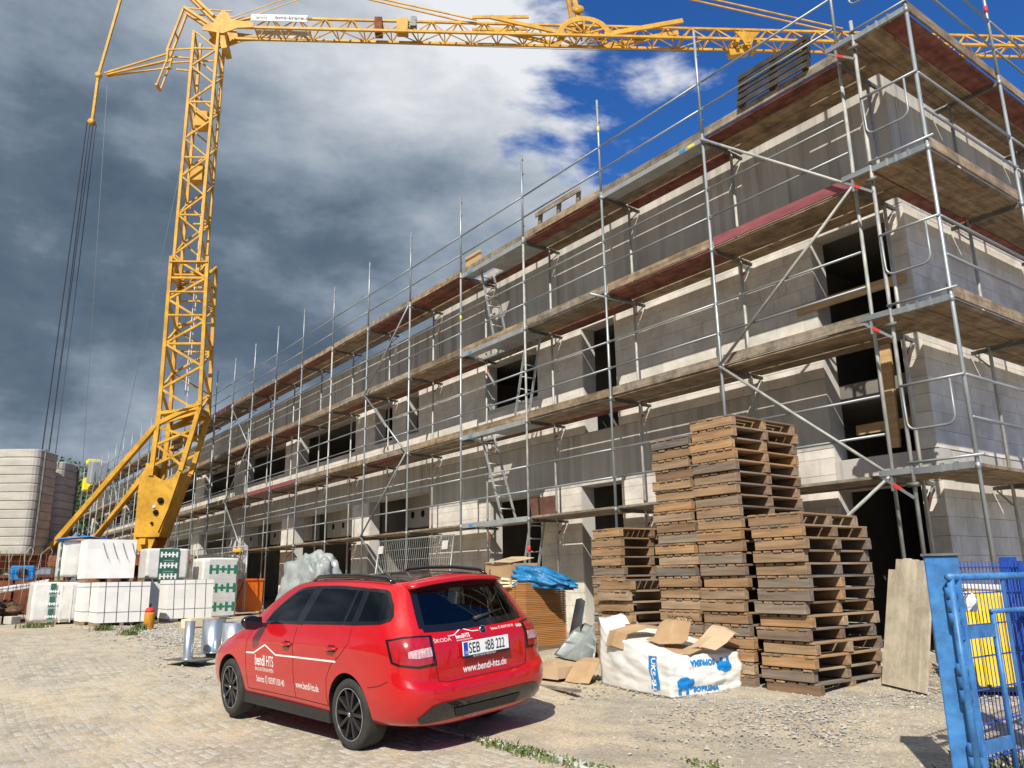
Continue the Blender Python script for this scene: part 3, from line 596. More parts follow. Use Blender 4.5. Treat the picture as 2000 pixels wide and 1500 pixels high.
cb('hanging_frame', (-2.5, -.25, 22.4), (-2.5, .25, 22.4), .1); cb('rear_cross', (-1.95, -.2, 25.1), (-1.95, .2, 25.1), .06)
for s, y in ((-.16, -.08), (-.10, .08), (.10, -.08), (.16, .08)): cb('wire_rope', (-5.16 + s, y, 20.55), (-5.22 + s, y * 2.5, 6.1), .035, .035, m_rope)
cb('wire_rope', (-4.8, .2, 22.6), (-3.9, .4, 2.4), .014, .014, m_rope); cb('wire_rope', (-.9, .3, 22.5), (-3.0, .3, 3.0), .012, .012, m_rope)
for y in (-.16, .16): cb('tie_bar', APEX, (11.6, y, 26.16), .06); cb('tie_bar', (15.9, y, 29.25), (29.0, y, 26.2), .06); cb('tie_bar', (.6, y, 26.0), (15.9, y, 33.0), .03)
# knee of the folding jib with its king post
for y in (-.44, .38):
    pts = [(16.55 + 1.28 * math.cos(t), 25.25 + 1.05 * math.sin(t)) for t in np.linspace(0, math.pi, 17)]; inn = [(16.55 + 1.02 * math.cos(t), 25.25 + .80 * math.sin(t)) for t in np.linspace(0, math.pi, 17)]
    v = [(x, yy, z) for yy in (y, y + .06) for x, z in pts + inn]; f = []
    for i in range(16): f += [(i, i + 1, 17 + i + 1, 17 + i), (34 + i, 34 + 17 + i, 34 + 17 + i + 1, 34 + i + 1), (i, 34 + i, 34 + i + 1, i + 1), (17 + i, 17 + i + 1, 51 + i + 1, 51 + i)]
    mk('knee_arch', v, f, m_crane, crane)
    for t in (.5, 1.05, 1.57, 2.1, 2.65): cb('knee_spoke', (16.55 + .3 * math.cos(t), y + .03, 25.3 + .3 * math.sin(t)), (16.55 + 1.1 * math.cos(t), y + .03, 25.25 + .9 * math.sin(t)), .07)
    cb('folding_arm', (17.5, y + .03, 25.35), (21.2, y + .03, 26.2), .10, .22); cb('folding_arm', (15.4, y + .03, 25.4), (12.2, y + .03, 26.15), .10, .18); cb('folding_arm', (11.4, y + .03, 26.1), (14.0, y + .03, 26.2), .08, .14)
cb('king_post', (16.5, -.1, 25.6), (15.9, -.1, 29.25), .14, .22); cb('king_post', (16.2, .3, 25.8), (15.75, .2, 29.25), .12, .16); MB().lathe([(.28, -.05), (.28, .05)], 20).out('king_pulley', m_crane, crane, True, (16.35, -.15, 26.9), (R(70), 0, 0))
box_i('jib_winch', (.5, .55, .62), m_crane, crane, (8.2, -.1, 25.72)); box_i('jib_winch', (.3, .3, .5), m_steeldark, crane, (8.7, -.25, 25.85)); box_i('jib_winch', (.34, .6, .7), m_rust, crane, (7.1, 0, 25.75))
# trolley
for y in (-.45, .45): MB().prism([(23.6, 25.65), (24.8, 25.65), (24.5, 25.3), (24.35, 24.95), (24.05, 24.95), (23.9, 25.3)], y - .03, y + .03).out('trolley_plate', m_crane, crane)
for s in (23.7, 24.2, 24.7): cb('trolley_axle', (s, -.5, 25.15), (s, .5, 25.15), .16)
cb('hook_block', (23.4, 0, 24.75), (24.3, 0, 24.95), .35, .3, m_crane); MB().tube([(.9, 0, 25.1), (8, 0, 24.9), (16, 0, 24.82), (23.6, 0, 24.9)], .012, 5).out('hoist_rope', m_rope, crane); MB().tube([(24.6, 0, 24.95), (34, 0, 24.8), (43, 0, 25.1)], .012, 5).out('hoist_rope', m_rope, crane)
# name board on the jib
box_i('name_board', (2.5, .03, .42), m_white, crane, (2.70, -.46, 25.76), (R(-12), 0, 0)); box_i('name_board', (2.5, .03, .36), m_white, crane, (2.70, .46, 25.60), (R(12), 0, 0))
def text_mesh(s, size, bold=0.0, align='LEFT'):
    cu = bpy.data.curves.new('t', 'FONT'); cu.body = s; cu.size = size; cu.align_x = align; cu.offset = bold; cu.resolution_u = 3; cu.fill_mode = 'FRONT'
    o = bpy.data.objects.new('t', cu); col.objects.link(o); dg = bpy.context.evaluated_depsgraph_get(); me = bpy.data.meshes.new_from_object(o.evaluated_get(dg))
    v = [tuple(p.co) for p in me.vertices]; f = [tuple(p.vertices) for p in me.polygons]; bpy.data.objects.remove(o); bpy.data.curves.remove(cu); bpy.data.meshes.remove(me); return v, f
def lettering(s, size, mat, parent, matrix, bold=0.0, align='LEFT', sx=1.0, name='lettering'):
    v, f = text_mesh(s, size, bold, align); o = mk(name, [(p[0] * sx, p[1], 0) for p in v], f, mat, parent); o.matrix_local = matrix; return o
m_ink = pm('black_ink', (.02, .02, .022)); m_green = pm('brand_green', (.01, .16, .10)); m_greenf = pm('film_green', (.02, .10, .065), (.03, .13, .085), (6, 6, 6), rough=.45)
MT = Matrix.Translation((2.70, -.478, 25.75)) @ Euler((R(78), 0, 0)).to_matrix().to_4x4()
lettering('bms-krane.de', .30, m_ink, crane, MT @ Matrix.Translation((-.18, -.08, .006)), .004); lettering('igtass', .24, m_green, crane, MT @ Matrix.Translation((-1.05, -.06, .006)))
# ------------------------------------------------------------------ red estate car (local x forward from the rear axle, y to its left, z up)
m_paint = pm('car_red', (.47, .003, .006), rough=.32, coat=1.0, spec=.3); m_glass = pm('dark_pane', (.010, .013, .013), rough=.03, spec=.7)
m_trim = pm('black_trim', (.014, .014, .015), (.022, .022, .023), (30, 30, 30), rough=.55); m_gloss = pm('piano_black', (.008, .008, .009), rough=.12, coat=.6)
m_tyre = pm('tyre_rubber', (.022, .022, .022), (.04, .038, .035), (9, 9, 9), rough=.85); m_rimb = pm('black_alloy', (.012, .012, .013), rough=.28, spec=.6); m_rims = pm('bare_alloy', (.62, .62, .62), rough=.25, metal=.9)
m_seam = pm('panel_gap', (.05, .003, .004), rough=.8); m_vinyl = pm('white_vinyl', (.82, .80, .80), rough=.5); m_lampr = pm('lamp_red', (.30, .006, .010), (.42, .012, .018), (40, 40, 9), rough=.12, coat=.8); m_lampc = pm('lamp_clear', (.40, .16, .16), (.62, .46, .46), (50, 50, 20), rough=.1, coat=.8)
m_badge = pm('satin_badge', (.62, .60, .60), rough=.35); m_chrome = pm('chrome', (.65, .65, .66), rough=.15, metal=1.0); m_plate = pm('plate_white', (.80, .80, .78), rough=.4); m_eu = pm('plate_blue', (.01, .06, .42), rough=.4)
def tinted(name, tint):
    m = bpy.data.materials.new(name); m.use_nodes = True; nt = m.node_tree; N = nt.nodes; L = nt.links; N.remove(N['Principled BSDF'])
    tr = N.new('ShaderNodeBsdfTransparent'); tr.inputs[0].default_value = (*tint, 1); gl = N.new('ShaderNodeBsdfGlossy'); gl.inputs['Roughness'].default_value = .015; fr = N.new('ShaderNodeFresnel'); fr.inputs[0].default_value = 1.75
    mx = N.new('ShaderNodeMixShader'); L.new(fr.outputs[0], mx.inputs[0]); L.new(tr.outputs[0], mx.inputs[1]); L.new(gl.outputs[0], mx.inputs[2]); L.new(mx.outputs[0], N['Material Output'].inputs[0]); return m
m_glf = tinted('green_glass', (.50, .58, .53)); m_glr = tinted('privacy_glass', (.17, .21, .20)); m_seat = pm('seat_fabric', (.05, .05, .055), (.08, .08, .085), (20, 20, 20), rough=.9)
def make_car():
    car = thing('parked_car', 'red estate car with white company lettering and black wheels parked in the foreground', 'car', (-1.838, -5.615, -.337)); car.rotation_euler = (-.069, -.011, 3.253)
    rows = [
     [(-.80,0,.22),(-.80,.45,.22),(-.76,.68,.22),(-.60,.78,.22),(-.35,.80,.20),(0,.80,.18),(.38,.80,.16),(.9,.79,.19),(1.4,.79,.19),(1.85,.79,.19),(2.2,.79,.19),(2.6,.79,.20),(3.0,.76,.22),(3.2,.62,.22),(3.28,.4,.22),(3.3,0,.22)],
     [(-.91,0,.35),(-.905,.45,.35),(-.87,.72,.35),(-.70,.832,.34),(-.35,.848,.33),(0,.848,.32),(.38,.838,.31),(.9,.834,.31),(1.4,.834,.31),(1.85,.834,.31),(2.2,.838,.31),(2.6,.845,.32),(3.0,.81,.34),(3.24,.66,.35),(3.33,.4,.35),(3.36,0,.35)],
     [(-.945,0,.49),(-.94,.45,.49),(-.90,.745,.49),(-.72,.856,.49),(-.35,.868,.50),(0,.868,.50),(.38,.860,.50),(.9,.855,.50),(1.4,.854,.50),(1.85,.855,.50),(2.2,.860,.50),(2.6,.864,.50),(3.0,.825,.50),(3.25,.67,.50),(3.35,.4,.50),(3.38,0,.50)],
     [(-.93,0,.555),(-.925,.45,.555),(-.89,.74,.565),(-.70,.856,.60),(-.35,.868,.63),(0,.868,.63),(.38,.862,.63),(.9,.858,.63),(1.4,.857,.63),(1.85,.858,.63),(2.2,.862,.63),(2.6,.862,.62),(3.0,.82,.60),(3.22,.665,.59),(3.32,.4,.58),(3.35,0,.58)],
     [(-.88,0,.592),(-.875,.45,.592),(-.85,.72,.61),(-.70,.848,.69),(-.35,.866,.73),(0,.868,.74),(.38,.864,.74),(.9,.860,.735),(1.4,.859,.73),(1.85,.858,.725),(2.2,.858,.715),(2.6,.850,.70),(2.98,.79,.68),(3.17,.64,.66),(3.26,.4,.65),(3.29,0,.645)],
     [(-.888,0,.80),(-.883,.45,.80),(-.84,.71,.81),(-.69,.838,.84),(-.35,.862,.86),(0,.866,.865),(.38,.864,.86),(.9,.860,.85),(1.4,.858,.845),(1.85,.852,.835),(2.2,.845,.82),(2.6,.825,.79),(2.95,.75,.745),(3.10,.6,.725),(3.17,.4,.72),(3.2,0,.72)],
     [(-.865,0,.92),(-.86,.44,.92),(-.81,.68,.925),(-.67,.812,.945),(-.35,.838,.95),(0,.843,.94),(.38,.842,.93),(.9,.840,.92),(1.4,.838,.91),(1.85,.828,.90),(2.2,.81,.885),(2.5,.77,.865),(2.75,.66,.845),(2.85,.5,.845),(2.90,.3,.85),(2.92,0,.855)],
     [(-.80,0,1.01),(-.79,.40,1.01),(-.735,.60,1.02),(-.60,.770,1.05),(-.35,.80,1.045),(0,.808,1.03),(.38,.810,1.015),(.9,.810,1.0),(1.4,.808,.985),(1.85,.798,.97),(2.15,.765,.955),(2.35,.68,.96),(2.45,.52,.975),(2.5,.36,.985),(2.53,.2,.99),(2.54,0,.99)],
     [(-.67,0,1.19),(-.66,.37,1.19),(-.62,.545,1.19),(-.53,.695,1.20),(-.32,.728,1.2),(0,.740,1.2),(.38,.744,1.2),(.9,.744,1.2),(1.4,.738,1.2),(1.72,.715,1.19),(1.90,.67,1.18),(2.02,.57,1.18),(2.10,.43,1.185),(2.14,.3,1.19),(2.16,.16,1.19),(2.17,0,1.19)],
     [(-.51,0,1.385),(-.51,.34,1.38),(-.485,.49,1.375),(-.43,.59,1.372),(-.27,.622,1.385),(0,.640,1.40),(.38,.648,1.408),(.9,.642,1.405),(1.2,.630,1.395),(1.38,.608,1.385),(1.48,.565,1.375),(1.54,.49,1.378),(1.59,.37,1.385),(1.62,.26,1.39),(1.63,.13,1.393),(1.635,0,1.395)],
     [(-.40,0,1.432),(-.40,.30,1.428),(-.37,.43,1.422),(-.33,.51,1.415),(-.20,.545,1.425),(.03,.56,1.436),(.38,.568,1.444),(.85,.56,1.440),(1.1,.545,1.428),(1.22,.51,1.42),(1.28,.46,1.415),(1.32,.38,1.415),(1.35,.29,1.418),(1.37,.19,1.42),(1.38,.1,1.422),(1.385,0,1.424)]]
    nc = 16; V = []; F = []
    bot = [(p[0], 0.0, p[2]) for p in rows[0]]; topr = [(p[0], 0.0, p[2] + .016) for p in rows[-1]]
    allr = [bot] + rows + [topr]
    for r in allr: V += r
    for i in range(len(allr) - 1):
        for j in range(nc - 1): F.append((i * nc + j, (i + 1) * nc + j, (i + 1) * nc + j + 1, i * nc + j + 1))
    bm = bmesh.new(); bv = [bm.verts.new(p) for p in V]
    for f in F: bm.faces.new([bv[i] for i in f])
    bm.verts.index_update(); cl = bm.edges.layers.float.new('crease_edge')
    for e in bm.edges:
        a, b = e.verts[0].index, e.verts[1].index; ra, rb = a // nc, b // nc
        if ra == rb and ra in (6, 8): 
            if 2 <= min(a % nc, b % nc) <= 10: e[cl] = .55 if ra == 6 else .35
        if ra == rb and ra in (4, 5) and min(a % nc, b % nc) < 3: e[cl] = .8
        if ra == rb and ra == 10: e[cl] = .3
    gm = bmesh.ops.mirror(bm, geom=bm.verts[:] + bm.edges[:] + bm.faces[:], axis='Y', merge_dist=.0005)
    bmesh.ops.remove_doubles(bm, verts=bm.verts, dist=.0008); bmesh.ops.dissolve_degenerate(bm, edges=bm.edges, dist=.0005); bmesh.ops.recalc_face_normals(bm, faces=bm.faces)
    me = bpy.data.meshes.new('body'); bm.to_mesh(me); bm.free(); me.materials.append(m_paint); body = link(bpy.data.objects.new('body', me))
    sm = body.modifiers.new('s', 'SUBSURF'); sm.levels = 3; sm.render_levels = 3
    dg = bpy.context.evaluated_depsgraph_get(); full = bpy.data.meshes.new_from_object(body.evaluated_get(dg)); bvh = BVHTree.FromPolygons([v.co.copy() for v in full.vertices], [tuple(p.vertices) for p in full.polygons])
    # wheel arches cut out of the closed shell
    cut = MB()
    for wx in (0, 2.47):
        for s in (-1, 1):
            y0, y1 = (.56, 1.0) if s > 0 else (-1.0, -.56)
            cut.prism([(wx + .352 * math.cos(t), .302 + .352 * math.sin(t)) for t in np.linspace(0, 2 * math.pi, 49)[:-1]], y0, y1)
    WIN = [[(1.72, 1.012), (1.3, 1.028), (1.02, 1.036), (.93, 1.20), (.83, 1.365), (1.09, 1.352), (1.22, 1.325), (1.42, 1.225), (1.62, 1.105)], [(.93, 1.04), (.0, 1.068), (-.03, 1.2), (-.035, 1.352), (.38, 1.370), (.73, 1.366), (.83, 1.20)], [(-.075, 1.07), (-.42, 1.086), (-.515, 1.11), (-.52, 1.135), (-.47, 1.22), (-.375, 1.318), (-.32, 1.338), (-.10, 1.35), (-.095, 1.2)]]
    co = cut.out('cut', m_trim)
    cabs = []
    for w_ in WIN: cabs.append(MB().prism(w_, -1.0, 1.0).out('cut', m_trim))
    cabs.append(MB().add([(-1.2, y, z) for y, z in ((.53, 1.035), (-.53, 1.035), (-.465, 1.33), (.465, 1.33))] + [(1.3, y, z) for y, z in ((.53, 1.035), (-.53, 1.035), (-.465, 1.33), (.465, 1.33))], [(0, 1, 2, 3), (7, 6, 5, 4), (0, 4, 5, 1), (1, 5, 6, 2), (2, 6, 7, 3), (3, 7, 4, 0)]).out('cut', m_trim))
    cabs.append(MB().add([(1.2, y, z) for y, z in ((.60, 1.04), (-.60, 1.04), (-.48, 1.34), (.48, 1.34))] + [(3.2, y, z) for y, z in ((.60, 1.04), (-.60, 1.04), (-.48, 1.34), (.48, 1.34))], [(0, 1, 2, 3), (7, 6, 5, 4), (0, 4, 5, 1), (1, 5, 6, 2), (2, 6, 7, 3), (3, 7, 4, 0)]).out('cut', m_trim))
    for k_ in cabs:
        b_ = bmesh.new(); b_.from_mesh(k_.data); bmesh.ops.recalc_face_normals(b_, faces=b_.faces); b_.to_mesh(k_.data); b_.free(); bmc = bmesh.new(); bmc.from_mesh(co.data); bmesh.ops.recalc_face_normals(bmc, faces=bmc.faces); bmc.to_mesh(co.data); bmc.free()
    body.modifiers.clear(); old = body.data; body.data = full; full.materials.clear(); full.materials.append(m_paint); full.materials.append(m_trim)
    bo = body.modifiers.new('b', 'BOOLEAN'); bo.operation = 'DIFFERENCE'; bo.object = co; bo.solver = 'EXACT'
    try: bo.material_mode = 'TRANSFER'
    except Exception: pass
    for k_ in cabs:
        b2 = body.modifiers.new('b', 'BOOLEAN'); b2.operation = 'DIFFERENCE'; b2.object = k_; b2.solver = 'EXACT'
        try: b2.material_mode = 'TRANSFER'
        except Exception: pass
    dg = bpy.context.evaluated_depsgraph_get(); dg.update(); fin = bpy.data.meshes.new_from_object(body.evaluated_get(dg)); body.modifiers.clear(); body.data = fin
    for k_ in cabs: bpy.data.objects.remove(k_)
    bpy.data.objects.remove(co); fin.polygons.foreach_set('use_smooth', [True] * len(fin.polygons)); body.parent = car
    try: fin.set_sharp_from_angle(angle=R(40))
    except Exception: pass
    # ---- pieces laid onto the shell
    def hit(o, d):
        p, n, i, t = bvh.ray_cast(Vector(o), Vector(d)); return (p, n) if p is not None else (None, None)
    def on_side(s): return lambda u, v: hit((u, 2 * s, v), (0, -s, 0))
    def on_rear(u, v): return hit((-3, u, v), (1, 0, 0))
    def on_front(u, v): return hit((5, u, v), (-1, 0, 0))
    def on_top(u, v): return hit((u, v, 3), (0, 0, -1))
    def on_diag(s): # from the rear corner; u runs across, v up
        d = Vector((1, -s * .75, 0)).normalized(); a = Vector((-d.y, d.x, 0))
        return lambda u, v: hit(Vector((0, 0, v)) + a * u - d * 3, d)
    def clip(poly, x0, x1, y0, y1):
        def cl(P, f, g):
            o = []
            for i in range(len(P)):
                a, b = P[i - 1], P[i]; fa, fb = f(a), f(b)
                if fb: 
                    if not fa: o.append(g(a, b))
                    o.append(b)
                elif fa: o.append(g(a, b))
            return o
        ix = lambda c: lambda a, b: (c, a[1] + (b[1] - a[1]) * (c - a[0]) / (b[0] - a[0]))
        iy = lambda c: lambda a, b: (a[0] + (b[0] - a[0]) * (c - a[1]) / (b[1] - a[1]), c)
        for f, g in ((lambda p: p[0] >= x0, ix(x0)), (lambda p: p[0] <= x1, ix(x1)), (lambda p: p[1] >= y0, iy(y0)), (lambda p: p[1] <= y1, iy(y1))):
            poly = cl(poly, f, g) if poly else poly
        return poly
    def patch(name, poly, fn, off, mat, h=.05, parent=None, flip=False):
        us = [p[0] for p in poly]; vs = [p[1] for p in poly]; V = {}; L = []; F = []
        nu = max(1, int((max(us) - min(us)) / h)); nv = max(1, int((max(vs) - min(vs)) / h)); du = (max(us) - min(us)) / nu; dv = (max(vs) - min(vs)) / nv
        for i in range(nu):
            for j in range(nv):
                c = clip(list(poly), min(us) + i * du, min(us) + (i + 1) * du, min(vs) + j * dv, min(vs) + (j + 1) * dv)
                ids = []
                for u, v in c:
                    k = (round(u, 4), round(v, 4))
                    if k not in V:
                        p, n_ = fn(u, v)
                        if p is None: V[k] = -1
                        else: V[k] = len(L); L.append(p + n_ * off)
                    if V[k] >= 0 and (not ids or ids[-1] != V[k]): ids.append(V[k])
                if len(ids) > 2 and ids[0] == ids[-1]: ids.pop()
                if len(set(ids)) > 2 and len(set(ids)) == len(ids): F.append(tuple(ids))
        return mk(name, L, F, mat, parent or car, True)
    def strip(name, line, fn, w, off, mat, parent=None, n=14):
        pts = []
        for a, b in zip(line, line[1:]):
            for i in range(n): pts.append((a[0] + (b[0] - a[0]) * i / n, a[1] + (b[1] - a[1]) * i / n))
        pts.append(line[-1]); L = []; F = []
        for i, p in enumerate(pts):
            a = pts[max(0, i - 1)]; b = pts[min(len(pts) - 1, i + 1)]; d = Vector((b[0] - a[0], b[1] - a[1])); d.normalize(); nn = Vector((-d.y, d.x)) * w / 2
            for s in (1, -1):
                q, n_ = fn(p[0] + nn.x * s, p[1] + nn.y * s)
                if q is None: q, n_ = fn(*p)
                if q is None: q, n_ = (Vector(L[-2]) if len(L) > 1 else Vector((0, 0, 0))), Vector((0, 0, 0))
                L.append(q + n_ * off)
        for i in range(len(pts) - 1): F.append((2 * i, 2 * i + 1, 2 * i + 3, 2 * i + 2))
        return mk(name, L, F, mat, parent or car)
    def decal(s, size, fn, u0, v0, su, mat, bold=0.0, sx=1.0, name='lettering', slope=0.0, off=.0022):
        v, f = text_mesh(s, size, bold); L = []
        for p in v:
            q, n_ = fn(u0 + su * p[0] * sx, v0 + p[1] + slope * p[0] * sx); L.append(q + n_ * off if q is not None else Vector((0, 0, .5)))
        return mk(name, L, f, mat, car)
    # side glass
    frame = [(1.80, .985), (1.30, 1.005), (.9, 1.018), (.38, 1.035), (0, 1.048), (-.45, 1.068), (-.545, 1.10), (-.555, 1.135), (-.50, 1.22), (-.40, 1.335), (-.33, 1.362), (-.1, 1.382), (.38, 1.393), (.85, 1.388), (1.1, 1.372), (1.25, 1.345), (1.45, 1.25), (1.65, 1.13), (1.82, 1.01)]
    w1 = [(1.72, 1.012), (1.3, 1.028), (1.02, 1.036), (.93, 1.20), (.83, 1.365), (1.09, 1.352), (1.22, 1.325), (1.42, 1.225), (1.62, 1.105)]
    w2 = [(.93, 1.04), (.15, 1.064), (.11, 1.2), (.08, 1.358), (.38, 1.370), (.73, 1.366), (.83, 1.20)]
    w2b = [(.13, 1.064), (.0, 1.068), (-.03, 1.2), (-.035, 1.352), (.06, 1.357), (.09, 1.2)]
    w3 = [(-.075, 1.07), (-.42, 1.086), (-.515, 1.11), (-.52, 1.135), (-.47, 1.22), (-.375, 1.318), (-.32, 1.338), (-.10, 1.35), (-.095, 1.2)]
    for s in (1, -1):
        fn = on_side(s)
        for w, gm in ((w1, m_glf), (w2, m_glr), (w2b, m_glr), (w3, m_glr)): patch('side_window', w, fn, .002, gm, .06)
        for w in (w1, w2, w2b, w3): strip('window_frame', w + [w[0]], fn, .028, .004, m_gloss)
        patch('pillar_trim', [(1.04, 1.02), (.90, 1.02), (.80, 1.20), (.70, 1.378), (.86, 1.378), (.95, 1.2)], fn, .0035, m_gloss, .05); patch('pillar_trim', [(.02, 1.05), (-.09, 1.055), (-.11, 1.2), (-.115, 1.36), (-.02, 1.362), (-.015, 1.2)], fn, .0035, m_gloss, .05)
        for line in ([(.99, .99), (1.0, .80), (1.0, .60), (.985, .34)], [(-.02, 1.03), (-.02, .90), (.10, .80), (.27, .70), (.36, .58), (.375, .42), (.36, .335)], [(1.98, .95), (2.05, .80), (2.06, .62), (2.03, .335)], [(2.03, .335), (.985, .34), (.36, .335)], [(-.62, .63), (-.5, .585), (-.34, .56)]): strip('door_seam' if line[0][0] > -.5 else 'bumper_seam', line, fn, .007, .0012, m_seam)
        MB().prism([(2.115, .285), (.355, .285), (.34, .185), (2.13, .185)], min(s * .70, s * .838), max(s * .70, s * .838)).out('sill_trim', m_trim, car)
        for hx, hz in ((1.12, .835), (.25, .845)):
            p, n_ = fn(hx, hz); patch('handle_recess', [(hx + .085, hz), (hx + .05, hz + .03), (hx - .05, hz + .03), (hx - .085, hz), (hx - .05, hz - .03), (hx + .05, hz - .03)], fn, .0015, m_seam, .03)
            h_ = MB().tube([p + Vector((.10, s * .004, -.004)), p + Vector((.05, s * .028, 0)), p + Vector((-.05, s * .030, .002)), p + Vector((-.10, s * .006, .004))], [.010, .015, .015, .011], 8).out('door_handle', m_paint, car, True)
        # mirror
        bmm = bmesh.new(); bmesh.ops.create_uvsphere(bmm, u_segments=18, v_segments=12, radius=1)
        for v in bmm.verts: v.co = Vector((v.co.x * .085 * (1.15 if v.co.x > 0 else .55), v.co.y * .115, v.co.z * .075 + (.012 * v.co.y * s)))
        mm = bpy.data.meshes.new('door_mirror'); bmm.to_mesh(mm); bmm.free(); mm.materials.append(m_gloss); mm.polygons.foreach_set('use_smooth', [True] * len(mm.polygons)); mo = link(bpy.data.objects.new('door_mirror', mm), car); mo.location = (1.72, s * .945, 1.025)
        MB().bar((1.72, s * .79, .99), (1.72, s * .90, 1.0), .09, .035).out('mirror_arm', m_trim, mo, False, (-1.72, -s * .945, -1.025)); MB().prism([(-.05, -.055), (-.05, .055), (-.046, .055), (-.046, -.055)], -.09, .09).out('mirror_glass', m_glass, mo)
        # roof rail
        z0 = lambda x: (on_top(x, s * .555)[0] or Vector((0, 0, 1.42))).z
        MB().tube([(-.33, s * .545, z0(-.33) + .004), (-.22, s * .555, z0(-.22) + .036), (.2, s * .575, z0(.2) + .042), (.7, s * .575, z0(.7) + .042), (1.0, s * .56, z0(1.0) + .036), (1.14, s * .545, z0(1.12) + .002)], [.012, .020, .020, .020, .020, .012], 8).out('roof_rail', m_gloss, car, True)
    patch('glass_roof', [(-.385, -.44), (-.385, .44), (-.33, .50), (.0, .55), (.9, .55), (1.22, .46), (1.36, .25), (1.38, 0), (1.36, -.25), (1.22, -.46), (.9, -.55), (.0, -.55), (-.33, -.50)], on_top, .003, m_gloss, .08)
    patch('windscreen', [(-.60, 1.03), (.60, 1.03), (.68, 1.02), (.50, 1.35), (.3, 1.375), (-.3, 1.375), (-.50, 1.35), (-.68, 1.02)], on_front, .003, m_glf, .06)
    # rear
    RW = [(.585, 1.012), (.3, .995), (-.3, .995), (-.585, 1.012), (-.60, 1.04), (-.50, 1.345), (-.47, 1.366), (.47, 1.366), (.50, 1.345), (.60, 1.04)]
    strip('rear_window_frame', [(.56, 1.022), (.3, 1.01), (-.3, 1.01), (-.56, 1.022), (-.54, 1.12), (-.485, 1.338), (-.3, 1.348), (.3, 1.348), (.485, 1.338), (.54, 1.12), (.56, 1.022)], on_rear, .055, .004, m_gloss)
    patch('rear_window', [(.555, 1.028), (.3, 1.012), (-.3, 1.012), (-.555, 1.028), (-.565, 1.05), (-.475, 1.335), (.475, 1.335), (.565, 1.05)], on_rear, .002, m_glr, .05)
    sp = []; 
    for y in np.linspace(-.525, .525, 13):
        t = 1 - (y / .525) ** 2 * .35; sp.append((y, t))
    v = []; f = []
    for y, t in sp: v += [(-.40, y, 1.424 - .10 * y * y), (-.47, y, 1.421 - .11 * y * y), (-.50 - .115 * t, y, 1.400 - .12 * y * y), (-.49 - .115 * t, y, 1.380 - .12 * y * y), (-.45, y, 1.362 - .12 * y * y)]
    for i in range(12):
        for k in range(4): f.append((i * 5 + k, i * 5 + k + 1, (i + 1) * 5 + k + 1, (i + 1) * 5 + k))
    f += [(4, 3, 2, 1, 0), tuple(60 + k for k in range(5))]; mk('roof_spoiler', v, f, m_paint, car, True)
    MB().bar((-.613, -.10, 1.393), (-.613, .10, 1.393), .012, .012).out('brake_light', m_lampr, car)
    for s in (1, -1):
        fn = on_diag(s); u = lambda x, y: -(-.75 * s * x * s * s - y) / math.sqrt(1 + .5625) if False else None
        d = Vector((1, -s * .75, 0)).normalized(); a_ = Vector((-d.y, d.x, 0)); U = lambda x, y: a_.x * x + a_.y * y
        out_ = [(U(-.60, s * .845), .955), (U(-.72, s * .76), .975), (U(-.82, s * .665), .975), (U(-.87, s * .565), .968), (U(-.885, s * .525), .735), (U(-.84, s * .68), .725), (U(-.72, s * .80), .752), (U(-.66, s * .835), .775)]
        lp = patch('tail_lamp', out_, fn, .006, m_gloss, .035)
        c_ = Vector((sum(p[0] for p in out_) / 8, sum(p[1] for p in out_) / 8)); sh = lambda P, k: [tuple(c_ + (Vector(p) - c_) * k) for p in P]
        patch('red_lens', sh(out_, .86), fn, .010, m_lampr, .03, lp)
        patch('clear_lens', [(U(-.77, s * .735), .858), (U(-.82, s * .665), .872), (U(-.868, s * .575), .878), (U(-.874, s * .565), .808), (U(-.82, s * .672), .800), (U(-.775, s * .735), .812)], fn, .013, m_lampc, .03, lp)
    bf = patch('lower_bumper', [(.66, .285), (.70, .335), (.60, .425), (.50, .438), (-.50, .438), (-.60, .425), (-.70, .335), (-.66, .285)], on_rear, .008, m_gloss, .05)
    for y0, y1 in ((-.32, .32),): patch('bumper_vent', [(-.34, .30), (-.38, .375), (.38, .375), (.34, .30)], on_rear, .016, m_trim, .06, bf)
    strip('tailgate_seam', [(.585, 1.0), (.60, .95), (.545, .90), (.525, .735), (.50, .60), (.40, .585), (-.40, .585), (-.50, .60), (-.525, .735), (-.545, .90), (-.60, .95), (-.585, 1.0)], on_rear, .008, .0014, m_seam)
    patch('plate_recess', [(.32, .735), (.37, .80), (.34, .915), (-.34, .915), (-.37, .80), (-.32, .735)], on_rear, .002, m_paint, .06)
    pl = box_i('number_plate', (.012, .53, .118), m_plate, car, (-.912, 0, .828), (0, R(3), 0), .003); box_i('plate_band', (.004, .046, .108), m_eu, pl, (-.0062, .236, 0))
    PM = Matrix(((0, 0, -1, -.0075), (-1, 0, 0, 0), (0, 1, 0, 0), (0, 0, 0, 1)))
    lettering('SEB', .122, m_ink, pl, PM @ Matrix.Translation((-.205, -.041, 0)), .0012, sx=.70); lettering('BB 222', .122, m_ink, pl, PM @ Matrix.Translation((.008, -.041, 0)), .0012, sx=.58); lettering('D', .035, m_vinyl, pl, PM @ Matrix.Translation((-.246, -.042, .002)))
    for zz in (.02, -.02): MB().lathe([(.014, 0), (.014, .003)], 14).out('plate_seal', m_galv, pl, False, (-.006, .004, zz), (0, R(-90), 0))
    box_i('plate_holder', (.010, .545, .022), m_black, car, (-.914, 0, .760)); lettering('AUTO HAUS NEUSTADT', .021, m_vinyl, car, Matrix(((0, 0, -1, -.921), (-1, 0, 0, 0), (0, 1, 0, .752), (0, 0, 0, 1))) @ Matrix.Translation((-.16, 0, 0)), sx=1.15)
